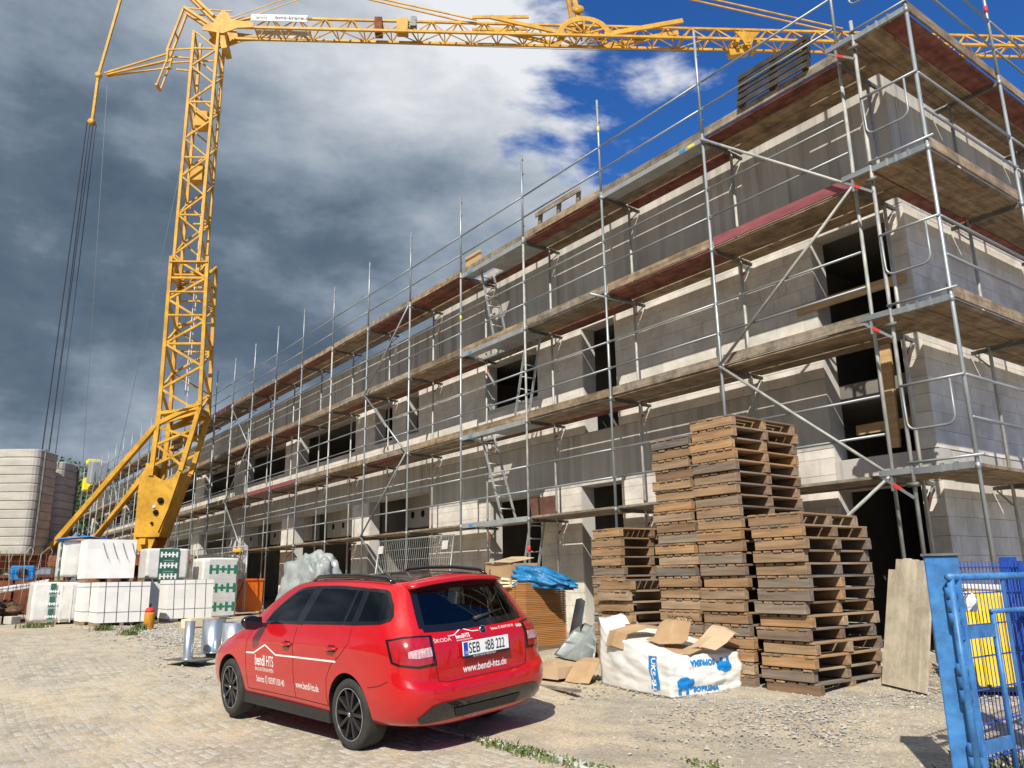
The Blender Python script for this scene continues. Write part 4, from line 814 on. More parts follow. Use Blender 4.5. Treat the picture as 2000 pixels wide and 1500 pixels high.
    decal('www.bendl-hts.de', .088, on_rear, .245, .632, -1, m_vinyl, .0015, .78); decal('ŠKODA', .042, on_rear, .515, .905, -1, m_badge, 0, 1.25, 'badge', 0.0, .004)
    strip('lettering', [(.36, .945), (.30, .945), (.20, .99), (.09, .955), (.02, .953)], on_rear, .006, .0022, m_vinyl); decal('bendlHTS', .045, on_rear, .285, .915, -1, m_vinyl, .001, .85); decal('BAUUNTERNEHMEN', .017, on_rear, .285, .893, -1, m_vinyl, 0, 1.1); decal('Sebnitz ✆ 035971/50 40', .030, on_rear, -.125, .938, -1, m_vinyl, 0, .95); decal('FABIA', .036, on_rear, -.44, .925, -1, m_badge, .001, .9, 'badge', 0.0, .004)
    p, n_ = on_rear(-.03, .955); lg = MB().lathe([(.038, 0), (.038, .006), (.030, .010), (.030, .007), (.0, .007)], 24).out('round_badge', m_chrome, car, True, p + n_ * .001, (0, R(-80), 0)); MB().lathe([(.029, 0), (.029, .001)], 20).out('badge_inlay', m_gloss, lg, True, (0, 0, .0085))
    MB().bar((0, 0, -.018), (0, 0, .018), .006, .004).out('badge_mark', m_chrome, lg, False, (0, 0, .011), (R(90), 0, R(35)))
    MB().tube([on_rear(.02, 1.05)[0] + Vector((-.02, 0, 0)), on_rear(-.16, 1.075)[0] + Vector((-.022, 0, 0)), on_rear(-.36, 1.10)[0] + Vector((-.016, 0, 0))], [.022, .012, .006], 8).out('rear_wiper', m_trim, car, True)
    # seats and steering wheel
    for x, ys_ in ((1.22, (.36, -.36)), (.28, (.36, 0, -.36))):
        for yy in ys_:
            box_i('seat_back', (.12, .46 if x > 1 else .36, .30), m_seat, car, (x, yy, .99), (0, R(-14), 0), .04); box_i('head_rest', (.09, .24, .15), m_seat, car, (x - .06, yy, 1.215), (0, R(-10), 0), .035)
    wv = MB().tube([(.17 * math.cos(t), .17 * math.sin(t), 0) for t in np.linspace(0, 2 * math.pi, 25)], .014, 8, False).out('steering_wheel', m_black, car, True, (1.72, .36, 1.03), (0, R(-66), 0))
    # company lettering on the doors
    fl = on_side(1)
    strip('lettering', [(2.04, .700), (1.86, .706), (1.60, .800), (1.36, .716), (.18, .735)], fl, .016, .0024, m_vinyl)
    decal('bendl', .148, fl, 1.83, .592, -1, m_vinyl, .003, .70); decal('HTS', .148, fl, 1.575, .592, -1, m_vinyl, .001, .62); decal('BAUUNTERNEHMEN', .052, fl, 1.825, .535, -1, m_vinyl, 0, .86)
    decal('Sebnitz ✆ 035971/50 40', .088, fl, 1.81, .425, -1, m_vinyl, .001, .70); decal('www.bendl-hts.de', .092, fl, .955, .440, -1, m_vinyl, .001, .66)
    fr_ = on_side(-1)
    strip('lettering', [(2.04, .700), (1.86, .706), (1.60, .800), (1.36, .716), (.18, .735)], fr_, .016, .0024, m_vinyl); decal('bendl HTS', .148, fr_, 1.38, .592, 1, m_vinyl, .003, .66)
    # wheels
    def wheel(wx, s, steer):
        w = bpy.data.objects.new('wheel', None); link(w, car); w.location = (wx, s * .735, .302); w.rotation_euler = (0, 0, steer + (math.pi if s < 0 else 0)); w.empty_display_size = .1
        rot = (R(-90), 0, 0)
        MB().lathe([(.215, -.10), (.250, -.112), (.285, -.110), (.297, -.088), (.302, -.05), (.302, .05), (.297, .088), (.285, .110), (.250, .112), (.218, .105), (.215, .09)], 64, (0, 0, 0), False).out('tyre', m_tyre, w, True, None, rot)
        MB().lathe([(.219, .085), (.222, .108), (.217, .113), (.213, .108), (.208, .06), (.205, -.08)], 64, (0, 0, 0), False).out('rim', m_rimb, w, True, None, rot)
        MB().lathe([(.2135, .1105), (.2175, .1145), (.2215, .1105)], 64, (0, 0, 0), False).out('rim_edge', m_rims, w, True, None, rot)
        MB().lathe([(.0, .0), (.21, .0), (.21, .01), (.0, .01)], 40).out('brake_disc', m_black, w, False, (0, -.03, 0), rot)
        for k in range(10):
            a = 2 * math.pi * k / 10; c, s_ = math.cos(a), math.sin(a); P = lambda r, t, y: (r * c - t * s_, y, r * s_ + t * c); wd = .020
            vv = [P(.03, -wd, .065), P(.03, wd, .065), P(.21, wd * 1.15, .070), P(.21, -wd * 1.15, .070), P(.04, -wd * .62, .098), P(.04, wd * .62, .098), P(.213, wd * .75, .104), P(.213, -wd * .75, .104)]
            mk('spoke', vv, [(0, 1, 2, 3), (7, 6, 5, 4), (0, 4, 5, 1), (1, 5, 6, 2), (2, 6, 7, 3), (3, 7, 4, 0)], m_rimb, w)
        MB().lathe([(.055, .06), (.05, .098), (.034, .102), (.030, .108), (.0, .109)], 24).out('hub_cap', m_rimb, w, True, None, rot); MB().lathe([(.024, .1095), (.022, .112), (.0, .1125)], 20).out('hub_emblem', m_chrome, w, True, None, rot)
        for k in range(5): a = 2 * math.pi * (k + .5) / 5; MB().lathe([(.008, .09), (.008, .1)], 8).out('wheel_bolt', m_black, w, False, (.045 * math.cos(a), 0, .045 * math.sin(a)), rot)
    for wx in (0, 2.47):
        for s in (1, -1): wheel(wx, s, R(-3) if wx > 1 else 0)
    MB().box(-.55, 3.0, -.55, .55, .20, .30).out('underbody', m_black, car)
    return car
make_car()
# ------------------------------------------------------------------ wooden pallets
m_pw0 = pallet_wood('pallet_wood_x', 0); m_pw1 = pallet_wood('pallet_wood_y', 1)
PWD, PDP, PH = .62, 1.27, .131
def pallet(loc, rz, label, group=None, tilt=(0, 0), mats=None):
    mx_, my_ = mats or (m_pw0, m_pw1)
    t = thing('wooden_pallet', label, 'pallet', loc, rz, group); t.rotation_euler = (tilt[0], tilt[1], rz)
    for y in (-.585, 0, .585): box_i('stringer', (PWD, .085, .10), mx_, t, (random.uniform(-.006, .006), y, .05), (0, 0, 0), .004)
    for i in range(5): box_i('deck_board', (.10, PDP, .022), my_, t, (-PWD / 2 + .052 + i * (PWD - .104) / 4, random.uniform(-.008, .008), .1115), (0, 0, 0), .003)
    return t
random.seed(5)
ORD = [0] + 'first second third fourth fifth sixth seventh eighth ninth tenth eleventh twelfth thirteenth fourteenth fifteenth sixteenth seventeenth eighteenth nineteenth twentieth twenty-first twenty-second twenty-third twenty-fourth'.split()
def stack(x1, y0, n, label, group, rz=0.0, jit=.012, z0=None, lean=(0, 0), toplabel=None, ph=PH):
    cx, cy = x1 - PWD / 2, y0 + PDP / 2; z = gz(x1, y0) if z0 is None else z0
    for i in range(n):
        k_ = n - i; lb = (toplabel or f'topmost full pallet of {label}') if k_ == 1 else f'{ORD[k_]} pallet from the top of {label}'
        pallet((cx + random.uniform(-jit, jit) + lean[0] * i, cy + random.uniform(-jit, jit) * 1.5 + lean[1] * i, z + i * ph), rz + R(random.uniform(-1.2, 1.2)), lb, group)
stack(.20, -2.38, 13, 'the low front stack nearest the leaning panel', 'pallets of the low front stack', jit=.026, lean=(.002, 0))
stack(-.62, -2.30, 23, 'the tallest pallet stack', 'pallets of the tallest stack', jit=.022)
stack(-1.36, -2.22, 22, 'the second tallest stack, left of the tallest one', 'pallets of the second tallest stack', jit=.020)
stack(-3.12, -1.75, 13, 'the chest-high stack right of the brown sheet piles', 'pallets of the rear left stack', jit=.014)
stack(-2.03, -2.62, 9, 'the skewed low stack before the chest-high stack', 'pallets of the skewed stack', rz=R(-7), jit=.03, lean=(.004, .0))
pallet((-.20, -1.70, gz(.2, -2.38) + 13 * PH), R(4), 'loose pallet lying askew on top of the low front stack nearest the leaning board')
pallet((-3.36, -1.12, 13 * PH + gz(-3, -1.7)), R(-6), 'paler pallet lying askew on top of the chest-high stack')
m_oldw = pm('old_dark_wood', (.022, .018, .014), (.06, .05, .04), (4, 4, 14), rough=.9, rand=.2)
# pallets and boards up on the topmost deck
pt = pallet((-1.05, .16, 8.215), 0, 'dark pallet standing on edge on the topmost scaffold deck near the corner', mats=(m_oldw, m_oldw)); pt.matrix_world = Matrix.Translation((-1.10, .12, 8.62)) @ Matrix.Rotation(R(80), 4, 'X') @ Matrix.Rotation(R(90), 4, 'Z')
def plankrow(loc, L, label):
    t = thing('board_rack', label, 'rack', loc)
    for z in (.07, .46): box_i('rail_board', (L, .03, .11), m_plank[2], t, (0, 0, z), (0, 0, 0), .003)
    for x in (-L / 2 + .1, 0, L / 2 - .1): box_i('upright', (.09, .06, .42), m_plank[2], t, (x, .046, .26), (0, R(8), 0), .003)
plankrow((-6.45, .10, 8.21), 1.45, 'low frame of grey boards standing on the topmost deck below blue sky')
t = tag(box_i('chipboard_panel', (.66, .02, .44), m_rawwood, None, (-9.62, .12, 8.44), (R(4), 0, 0)), 'small pale chipboard panel standing on the topmost deck above the ladders', 'board')
t = tag(box_i('formwork_board', (.85, .03, .45), pm('old_formply', (.10, .045, .03), (.17, .085, .06), (4, 4, 4), rough=.6, c3=(.36, .28, .23)), None, (-8.02, .80, 2.49), (R(7), 0, 0)), 'chipped brown formwork board leaning on the lowest deck beside the ladder', 'board')

# ------------------------------------------------------------------ sheets, bags, cardboard
m_card = pm('cardboard', (.36, .235, .125), (.46, .315, .18), (3, 3, 3), rough=.9, bump=.3); m_card2 = pm('cardboard_pale', (.44, .32, .20), (.54, .40, .26), (3, 3, 3), rough=.9, bump=.3)
m_film = pm('white_film', (.68, .68, .66), (.80, .80, .78), (3, 3, 3), rough=.38, bump=.5, bscale=7, bdist=.02); m_bluebag = pm('blue_film', (.006, .12, .32), (.02, .22, .46), (7, 7, 7), rough=.42, bump=.9, bscale=13, bdist=.03)
m_printb = pm('print_blue', (.005, .22, .60), rough=.4); m_tarp = pm('grey_green_tarp', (.22, .25, .245), (.34, .37, .365), (4, 4, 4), rough=.4, bump=.6, bscale=8, bdist=.02); m_dark = pm('dark_sheet', (.03, .035, .04), (.06, .065, .07), (5, 5, 5), rough=.3)
m_brown = pm('brown_sheet', (.36, .155, .045), (.47, .22, .075), (2, 2, 30), rough=.75, rand=.10); m_foam = pm('cream_foam', (.66, .56, .36), (.74, .65, .45), (5, 5, 5), rough=.9)
def vnoise(x, y, z, s):
    from mathutils import noise
    return noise.noise(Vector((x * s, y * s, z * s)))
def lump(name, size, amp, ns, mat, parent=None, loc=(0, 0, 0), rot=(0, 0, 0), cuts=14, shape=None, sq=.55):
    """soft bag or heap: a squared-off, wrinkled closed surface sitting on z = 0"""
    bm = bmesh.new(); bmesh.ops.create_cube(bm, size=2); bmesh.ops.subdivide_edges(bm, edges=bm.edges, cuts=cuts, use_grid_fill=True)
    for v in bm.verts:
        p = v.co.copy(); n_ = p.normalized(); k = p.lerp(n_ * 1.22, 1 - sq); h = sum(vnoise(p.x + 3.1, p.y, p.z, ns * f) / f for f in (1, 2.1, 4.3, 8))
        q = k + n_ * amp * h; q = Vector((q.x * size[0] / 2, q.y * size[1] / 2, (q.z + 1) * size[2] / 2))
        if shape: q = shape(q)
        if q.z < .015: q.z = .004 + abs(q.z) * .05
        v.co = q
    me = bpy.data.meshes.new(name); bm.to_mesh(me); bm.free(); me.materials.append(mat); me.polygons.foreach_set('use_smooth', [True] * len(me.polygons)); o = link(bpy.data.objects.new(name, me), parent); o.location = loc; o.rotation_euler = rot; return o
def sheet(name, rows, th, mat, parent=None, loc=(0, 0, 0), rot=(0, 0, 0), smooth=False):
    nr, nc = len(rows), len(rows[0]); top = [Vector(p) for r in rows for p in r]; nrm = [Vector((0, 0, 0)) for _ in top]; q = []
    for i in range(nr - 1):
        for j in range(nc - 1):
            a, b, c, d = i * nc + j, i * nc + j + 1, (i + 1) * nc + j + 1, (i + 1) * nc + j; q.append((a, b, c, d)); n_ = (top[b] - top[a]).cross(top[d] - top[a]).normalized()
            for k in (a, b, c, d): nrm[k] += n_
    bot = [p - n_.normalized() * th for p, n_ in zip(top, nrm)]; N = len(top); F = list(q) + [tuple(x + N for x in reversed(f)) for f in q]
    ring = [j for j in range(nc)] + [i * nc + nc - 1 for i in range(1, nr)] + [(nr - 1) * nc + j for j in range(nc - 2, -1, -1)] + [i * nc for i in range(nr - 2, 0, -1)]
    for a, b in zip(ring, ring[1:] + ring[:1]): F.append((a, a + N, b + N, b))
    return mk(name, top + bot, F, mat, parent, smooth, loc, rot)
# big white bag with blue print
bag = thing('material_bag', 'large white plastic bag with blue printed band lying in front of the pallets', 'bag', (-1.53, -2.66, gz(-1.5, -2.8) - .02), R(-9))
def bagshape(q):
    t = (q.x + .7) / 1.4; q.z *= 1.25 - .42 * t; q.y *= 1 - .10 * max(0, 1 - t * 3)
    if t < .12: q.z *= 1.0 + .25 * (1 - t / .12) * (1 if q.y < 0.1 else .4)
    return q
bb = lump('bag_body', (1.42, .98, .50), .040, 2.6, m_film, bag, cuts=26, shape=bagshape, sq=.88)
bvb = BVHTree.FromPolygons([v.co.copy() for v in bb.data.vertices], [tuple(p.vertices) for p in bb.data.polygons])
def bag_front(u, v): 
    p, n_, i, d = bvb.ray_cast(Vector((u, -3, v)), Vector((0, 1, 0))); return (p, n_) if p is not None else (None, None)
def bag_right(u, v):
    p, n_, i, d = bvb.ray_cast(Vector((3, u, v)), Vector((-1, 0, 0))); return (p, n_) if p is not None else (None, None)
def bag_diag(u, v):
    d = Vector((-.62, .78, 0)); a = Vector((.78, .62, 0)); p, n_, i, t = bvb.ray_cast(a * u - d * 4 + Vector((0, 0, v)), d); return (p, n_) if p is not None else (None, None)
def gridpatch(name, u0, u1, v0, v1, fn, off, mat, parent, n=(8, 14), wav=0.0, keep=None):
    L = []; F = []
    for j in range(n[1] + 1):
        for i in range(n[0] + 1):
            u = u0 + (u1 - u0) * i / n[0]; v = v0 + (v1 - v0) * j / n[1]; p, nn = fn(u + wav * math.sin(v * 13), v); L.append(p + nn * off if p is not None else None)
    for j in range(n[1]):
        for i in range(n[0]):
            q = (j * (n[0] + 1) + i, j * (n[0] + 1) + i + 1, (j + 1) * (n[0] + 1) + i + 1, (j + 1) * (n[0] + 1) + i)
            if all(L[k] is not None for k in q) and (keep is None or keep((i + .5) / n[0], (j + .5) / n[1])): F.append(q)
    return mk(name, [p if p is not None else Vector((0, 0, .1)) for p in L], F, mat, parent, True)
def wraptext(s, size, fn, u0, v0, du, dv, mat, parent, off, bold=0.0):
    v, f = text_mesh(s, size, bold); L = []
    for p in v:
        q, n_ = fn(u0 + du[0] * p[0] + dv[0] * p[1], v0 + du[1] * p[0] + dv[1] * p[1]); L.append(q + n_ * off if q is not None else Vector((0, 0, .1)))
    return mk('lettering', L, f, mat, parent)
gridpatch('blue_band', .36, .50, .07, .40, bag_front, .006, m_printb, bag, wav=.02)
wraptext('UKS-U', .10, bag_front, .395, .385, (0, -1), (1, 0), m_vinyl, bag, .009, .003); wraptext('S-U', .10, bag_front, .395, .16, (0, -1), (1, 0), m_vinyl, bag, .009, .003)
beast = lambda a, b: ((a - .45) / .42) ** 2 + ((b - .62) / .34) ** 2 < 1 or (.12 < a < .32 and b < .6) or (.55 < a < .74 and b < .6) or (((a - .86) / .16) ** 2 + ((b - .55) / .3) ** 2 < 1)
gridpatch('blue_print', -.42, -.20, .03, .21, bag_right, .006, m_printb, bag, (30, 26), 0, beast); wraptext('SOPREMA', .075, bag_right, -.20, .05, (1, 0), (0, 1), m_printb, bag, .007, .004); gridpatch('blue_print', .12, .34, .22, .37, bag_right, .006, m_printb, bag, (30, 26), 0, lambda a, b: beast(1 - a, 1 - b)); wraptext('SOPREMA', .075, bag_right, .10, .36, (-1, 0), (0, -1), m_printb, bag, .007, .004)
def bagtop(u, v):
    p, n_, i, d = bvb.ray_cast(Vector((u, v, 3)), Vector((0, 0, -1))); return p.z if p is not None else .4
# cardboard lying on the bag
def cardpiece(label, loc, rz, rows, mat=None):
    rows = [[(p[0] * .86, p[1] * .86, p[2] * .86) for p in r] for r in rows]; o = sheet('cardboard_piece', rows, .006, mat or m_card, None, loc, (0, 0, rz)); return tag(o, label, 'cardboard')
BZ = gz(-1.5, -2.8)
cardpiece('folded cardboard flap lying at the knotted left end of the white bag', (-1.98, -2.80, BZ + .62), R(-10), [[(-.02, -.36, -.22), (.16, -.38, -.20), (.36, -.33, -.24)], [(0, -.30, -.02), (.18, -.31, -.01), (.38, -.27, -.05)], [(.02, .0, .04), (.2, .02, .06), (.40, .04, .02)], [(.04, .28, .0), (.22, .30, .03), (.42, .3, .0)]])
cp = cardpiece('printed brown carton opened flat in the middle of the white bag', (-1.52, -2.95, BZ + .50), R(-4), [[(0, -.02, .03), (.28, -.06, -.01), (.62, .02, .01)], [(.03, .10, .06), (.30, .08, .05), (.62, .12, .05)], [(.0, .24, .22), (.28, .22, .27), (.56, .26, .25)], [(.02, .30, .26), (.28, .32, .30), (.5, .34, .28)]])
lettering('EKTORP', .12, m_ink, cp, Matrix.Translation((.53, .208, .235)) @ Euler((R(43), 0, R(180))).to_matrix().to_4x4() @ Matrix.Translation((0, -.03, .012)), .001, sx=.85)
cardpiece('crumpled cardboard sheet at the right end of the white bag', (-.98, -2.62, BZ + .46), R(6), [[(-.05, -.28, -.01), (.12, -.27, .02), (.30, -.20, -.02)], [(-.03, -.05, .09), (.14, -.02, .12), (.34, .0, .06)], [(0, .14, .22), (.16, .16, .20), (.36, .16, .16)], [(-.02, .24, .25), (.14, .26, .23), (.36, .26, .14)]], m_card2)
cardpiece('dark underside carton sheet between the bag and the printed carton', (-1.50, -2.98, BZ + .44), R(-2), [[(0, -.08, .0), (.35, -.14, -.03), (.75, .0, -.04)], [(.0, .2, .05), (.35, .2, .05), (.75, .25, .02)]])
# cardboard on the ground by the car
cardpiece('flattened brown carton leaning on the ground between the car and the white bag', (-2.72, -3.10, gz(-2.7, -3.1)), R(6), [[(0, -.10, .015), (.22, -.12, .01), (.46, -.10, .02)], [(.01, .02, .16), (.22, .02, .15), (.45, .04, .17)], [(.02, .12, .26), (.22, .14, .27), (.44, .15, .27)], [(.02, .32, .30), (.22, .34, .31), (.44, .34, .29)]])
t = thing('open_carton', 'shallow open cardboard tray on the ground right behind the car', 'carton', (-3.05, -3.05, gz(-3, -3)), R(4))
for nm, d, l in (('tray_base', (.62, .5, .006), (0, 0, .035)), ('tray_side', (.62, .006, .15), (0, -.25, .10)), ('tray_side', (.62, .006, .15), (0, .25, .10)), ('tray_side', (.006, .49, .15), (-.31, 0, .10)), ('tray_side', (.006, .49, .13), (.31, 0, .10))): box_i(nm, d, m_card2, t, l)
# piles of thin brown sheets
def pile(x0, x1, y0, y1, n, label):
    t = thing('sheet_pile', label, 'sheet pile', ((x0 + x1) / 2, (y0 + y1) / 2, -.10)); 
    for x in (x0 + .05, x1 - .05): box_i('bearer', (.09, y1 - y0, .09), m_pw1, t, (x - (x0 + x1) / 2, 0, .05))
    for i in range(n): box_i('sheet', (x1 - x0 - .004, y1 - y0, .0225), m_brown, t, (random.uniform(-.004, .004), random.uniform(-.004, .004), .108 + i * .0282))
pile(-6.28, -5.60, -1.78, -.95, 35, 'left pile of thin brown corrugated sheets behind the car, under the carton'); pile(-5.575, -5.30, -1.78, -.95, 35, 'narrow right pile of thin brown corrugated sheets under the blue sack')
t = thing('cardboard_box', 'large cardboard box on top of the brown sheet piles behind the car', 'box', (-6.05, -1.52, .895), R(-6))
cbm = MB(); bx_ = bverts(-.46, .42, -.25, .27, 0, .40); cbm.add(bx_, BF); ob = cbm.out('box_body', m_card, t)
sheet('box_flap', [[(-.46, -.27, .42), (0, -.30, .43), (.45, -.27, .41)], [(-.44, 0, .47), (.0, .0, .46), (.38, .02, .45)], [(-.40, .25, .53), (0, .26, .52), (.34, .26, .49)]], .006, m_card2, t)
sheet('box_flap', [[(-.47, -.25, .40), (-.47, .25, .40)], [(-.62, -.22, .26), (-.60, .20, .27)], [(-.66, -.2, .08), (-.64, .2, .1)]], .006, m_card, t)
lettering('EKTORP', .085, m_ink, t, Matrix.Translation((-.26, .03, .475)) @ Euler((R(9), 0, R(-8))).to_matrix().to_4x4(), 0, sx=1.3); lettering('EKTORP', .075, m_ink, t, Matrix(((0, 1, 0, -.32), (0, 0, -1, -.256), (1, 0, 0, .04), (0, 0, 0, 1))), 0)
blu = tag(lump('blue_sack', (.98, .44, .30), .30, 2.2, m_bluebag, None, (-5.30, -1.42, .89), (0, R(5), R(26)), 18, lambda q: Vector((q.x, q.y, q.z * (1.05 - .5 * max(0, q.x / .48)))), .45), 'filled blue plastic sack lying on top of the brown sheet piles', 'sack')
t = thing('foam_boards', 'bundle of cream foam boards sticking out beside the blue sack', 'boards', (-5.72, -1.72, .90), R(20))
for i in range(3): box_i('foam_board', (.55, .22, .035), m_foam, t, (i * .02, i * .015, .03 + i * .045), (0, R(-4 + 5 * i), R(i * 4)), .006)
tag(sheet('tarpaulin', [[(-4.55, -1.85, -.07), (-4.2, -1.95, -.09), (-3.85, -2.0, -.1), (-3.45, -2.05, -.11)], [(-4.45, -1.72, .12), (-4.12, -1.74, .1), (-3.86, -1.86, .16), (-3.55, -1.9, .08)], [(-4.35, -1.62, .28), (-4.1, -1.58, .22), (-3.88, -1.72, .30), (-3.68, -1.78, .16)], [(-4.28, -1.45, .38), (-4.12, -1.4, .33), (-3.95, -1.55, .40), (-3.76, -1.6, .24)]], .006, m_tarp, None, smooth=True), 'crumpled grey-green tarpaulin draped on the ground between sheet pile and pallets', 'tarpaulin')
tag(sheet('plastic_sheet', [[(-4.62, -1.55, -.05), (-4.42, -1.62, -.06), (-4.24, -1.68, -.07)], [(-4.58, -1.48, .3), (-4.40, -1.50, .28), (-4.22, -1.58, .3)], [(-4.52, -1.40, .72), (-4.38, -1.42, .74), (-4.2, -1.5, .70)]], .006, m_dark, None, smooth=True), 'dark plastic sheet hanging down between the brown sheet piles and the pallets', 'plastic sheet')
tag(box_i('rebar_plank', (1.05, .07, .03), m_plank[2], None, (-2.36, -3.59, gz(-2.3, -3.6) + .03), (0, R(-3), R(-13))), 'narrow weathered lath on the gravel between the car and the white bag', 'plank')
# formwork panel leaning by the gate
m_fpanel = pm('formwork_panel', (.43, .37, .275), (.58, .52, .41), (7, 7, .8), rough=.85, bump=.3, c3=(.33, .25, .16), rand=.08, dirt=.25, dscale=5)
t = thing('timber_shutter', 'tall pale timber formwork panel leaning beside the blue gate post', 'panel', (.70, -1.66, gz(.7, -1.6) + .02), R(-21)); t.rotation_euler = (R(-11), R(2.5), R(-21))
for i, (x, h0, h1) in enumerate(((-.25, 0, 1.16), (-.15, 0, 1.27), (-.05, 0, 1.28), (.05, 0, 1.27), (.15, 0, 1.26), (.25, 0, 1.2))): box_i('plank', (.0995, .027, h1 - h0), m_fpanel, t, (x, random.uniform(-.001, .001), (h0 + h1) / 2), (0, 0, 0), .001)
for z in (.25, 1.0): box_i('batten', (.56, .045, .09), m_rawwood, t, (0, .038, z))

# ------------------------------------------------------------------ blue gate and fence at the right edge
m_blue = pm('gate_blue', (.030, .155, .42), (.055, .215, .50), (3, 3, 6), rough=.45, c3=(.20, .22, .22), ramp=(.35, .62), bump=.2, dirt=.35, dscale=9); m_bluew = pm('fence_blue', (.012, .055, .30), rough=.45); m_blued = pm('fence_post_blue', (.01, .055, .33), (.015, .07, .38), (3, 3, 3), rough=.45)
GP = Vector((2.60, -4.49, 0)); gdir = Vector((.02, 1.0, 0)); gang = math.atan2(gdir.y, gdir.x)
gp = thing('gate_post', 'thick weathered blue steel gate post at the right edge', 'gate post', (GP.x, GP.y, gz(2.6, -4.5) - .05), gang - math.pi / 2)
box_i('post_tube', (.19, .19, 1.46), m_blue, gp, (0, 0, .73), (0, 0, R(28)), .006); box_i('post_cap', (.22, .22, .014), m_steeldark, gp, (0, 0, 1.467), (0, 0, R(28)))
HX = Matrix.Rotation(R(28), 4, 'Z')
for z in (1.16, .72, .28):
    for dz, w in ((-.075, .07), (0, .07), (.075, .07)): o = tube_i('hinge', HX @ Vector((.03, -.135, z + dz - .034)), HX @ Vector((.03, -.135, z + dz + .034)), .034, m_blue, gp, 12)
    o = box_i('hinge_plate', (.05, .05, .075), m_rust, gp, HX @ Vector((.035, -.10, z)), (0, 0, R(28)))
gl = thing('gate_leaf', 'open blue steel gate leaf with tube frame hinged to the thick post', 'gate', GP + Vector((.10, -.12, gz(2.6, -4.5) - .05)), gang + R(-2))
def gt(name, p, q, r, m=m_blue): return tube_i(name, p, q, r, m, gl, 12)
gt('frame_tube', (0, 0, .06), (0, 0, 1.33), .022); gt('frame_tube', (-.03, 0, 1.33), (2.2, 0, 1.33), .022); gt('frame_tube', (0, 0, .08), (2.2, 0, .08), .027); gt('frame_tube', (2.2, 0, .05), (2.2, 0, 1.35), .027)
gt('inner_tube', (.44, 0, .10), (.44, 0, 1.115), .015); gt('inner_tube', (.42, 0, 1.115), (1.95, 0, 1.115), .015); gt('inner_tube', (1.95, 0, .10), (1.95, 0, 1.115), .020)
bar_i('stay', (.02, 0, 1.0), (.44, 0, 1.0), .012, .075, m_blue, gl); bar_i('stay', (.02, 0, .35), (.44, 0, .35), .012, .075, m_blue, gl)
for x in (.62, .95, 1.28, 1.6): bar_i('flat_bar', (x, 0, .10), (x, 0, 1.31), .036, .010, m_blue, gl)
fn_ = thing('mesh_fence', 'blue double-wire mesh fence running away from the gate post', 'fence', (GP.x - .06, GP.y + .06, gz(2.5, -4) - .12), gang)
for i in range(70): x = .06 + i * .05; tube_i('wire', (x, 0, .04), (x, 0, 1.47), .0032, m_bluew, fn_, 5)
for z in (.06, .26, .46, .66, .86, 1.06, 1.26, 1.43): 
    for y in (-.007, .007): tube_i('cross_wire', (.04, y, z), (3.5, y, z), .004, m_bluew, fn_, 5)
for x in (1.14, 3.4): box_i('fence_post', (.10, .08, 1.50), m_blued, fn_, (x, .06, .75), (0, 0, 0), .004); box_i('post_clip', (.05, .02, 1.46), m_blued, fn_, (x, -.018, .74))
tag(lump('litter_bag', (.10, .08, .12), .25, 2.2, m_film, None, (2.52, -4.05, .78), (0, 0, 0), 8, None, .3), 'crumpled white plastic bag caught on the mesh fence beside the gate post', 'bag')
m_yel = pm('yellow_plastic', (.72, .52, .015), (.80, .62, .03), (5, 5, 5), rough=.4)
t = thing('yellow_tub', 'ribbed yellow plastic tub behind the blue mesh fence', 'tub', (1.50, -1.05, gz(1.5, -.9)), R(40)); t.scale = (1.4, 1.4, 1.02)
MB().prism([(-.30, .06), (-.26, .02), (.26, .02), (.30, .06), (.36, .74), (.30, .86), (-.28, .90), (-.35, .76)], -.22, .22).out('tub_body', m_yel, t)
for i in range(7): box_i('rib', (.03, .02, .78), m_yel, t, (-.24 + i * .08, -.232, .46)); 
box_i('rim', (.76, .5, .04), m_black, t, (0, 0, .03)); box_i('lid', (.62, .40, .05), m_white, t, (0, 0, .92), (0, R(3), 0), .01)
tag(box_i('white_canister', (.42, .3, .55), m_film, None, (2.0, .0, .30), (0, 0, R(20)), .03), 'pale plastic canister standing behind the yellow tub', 'canister')
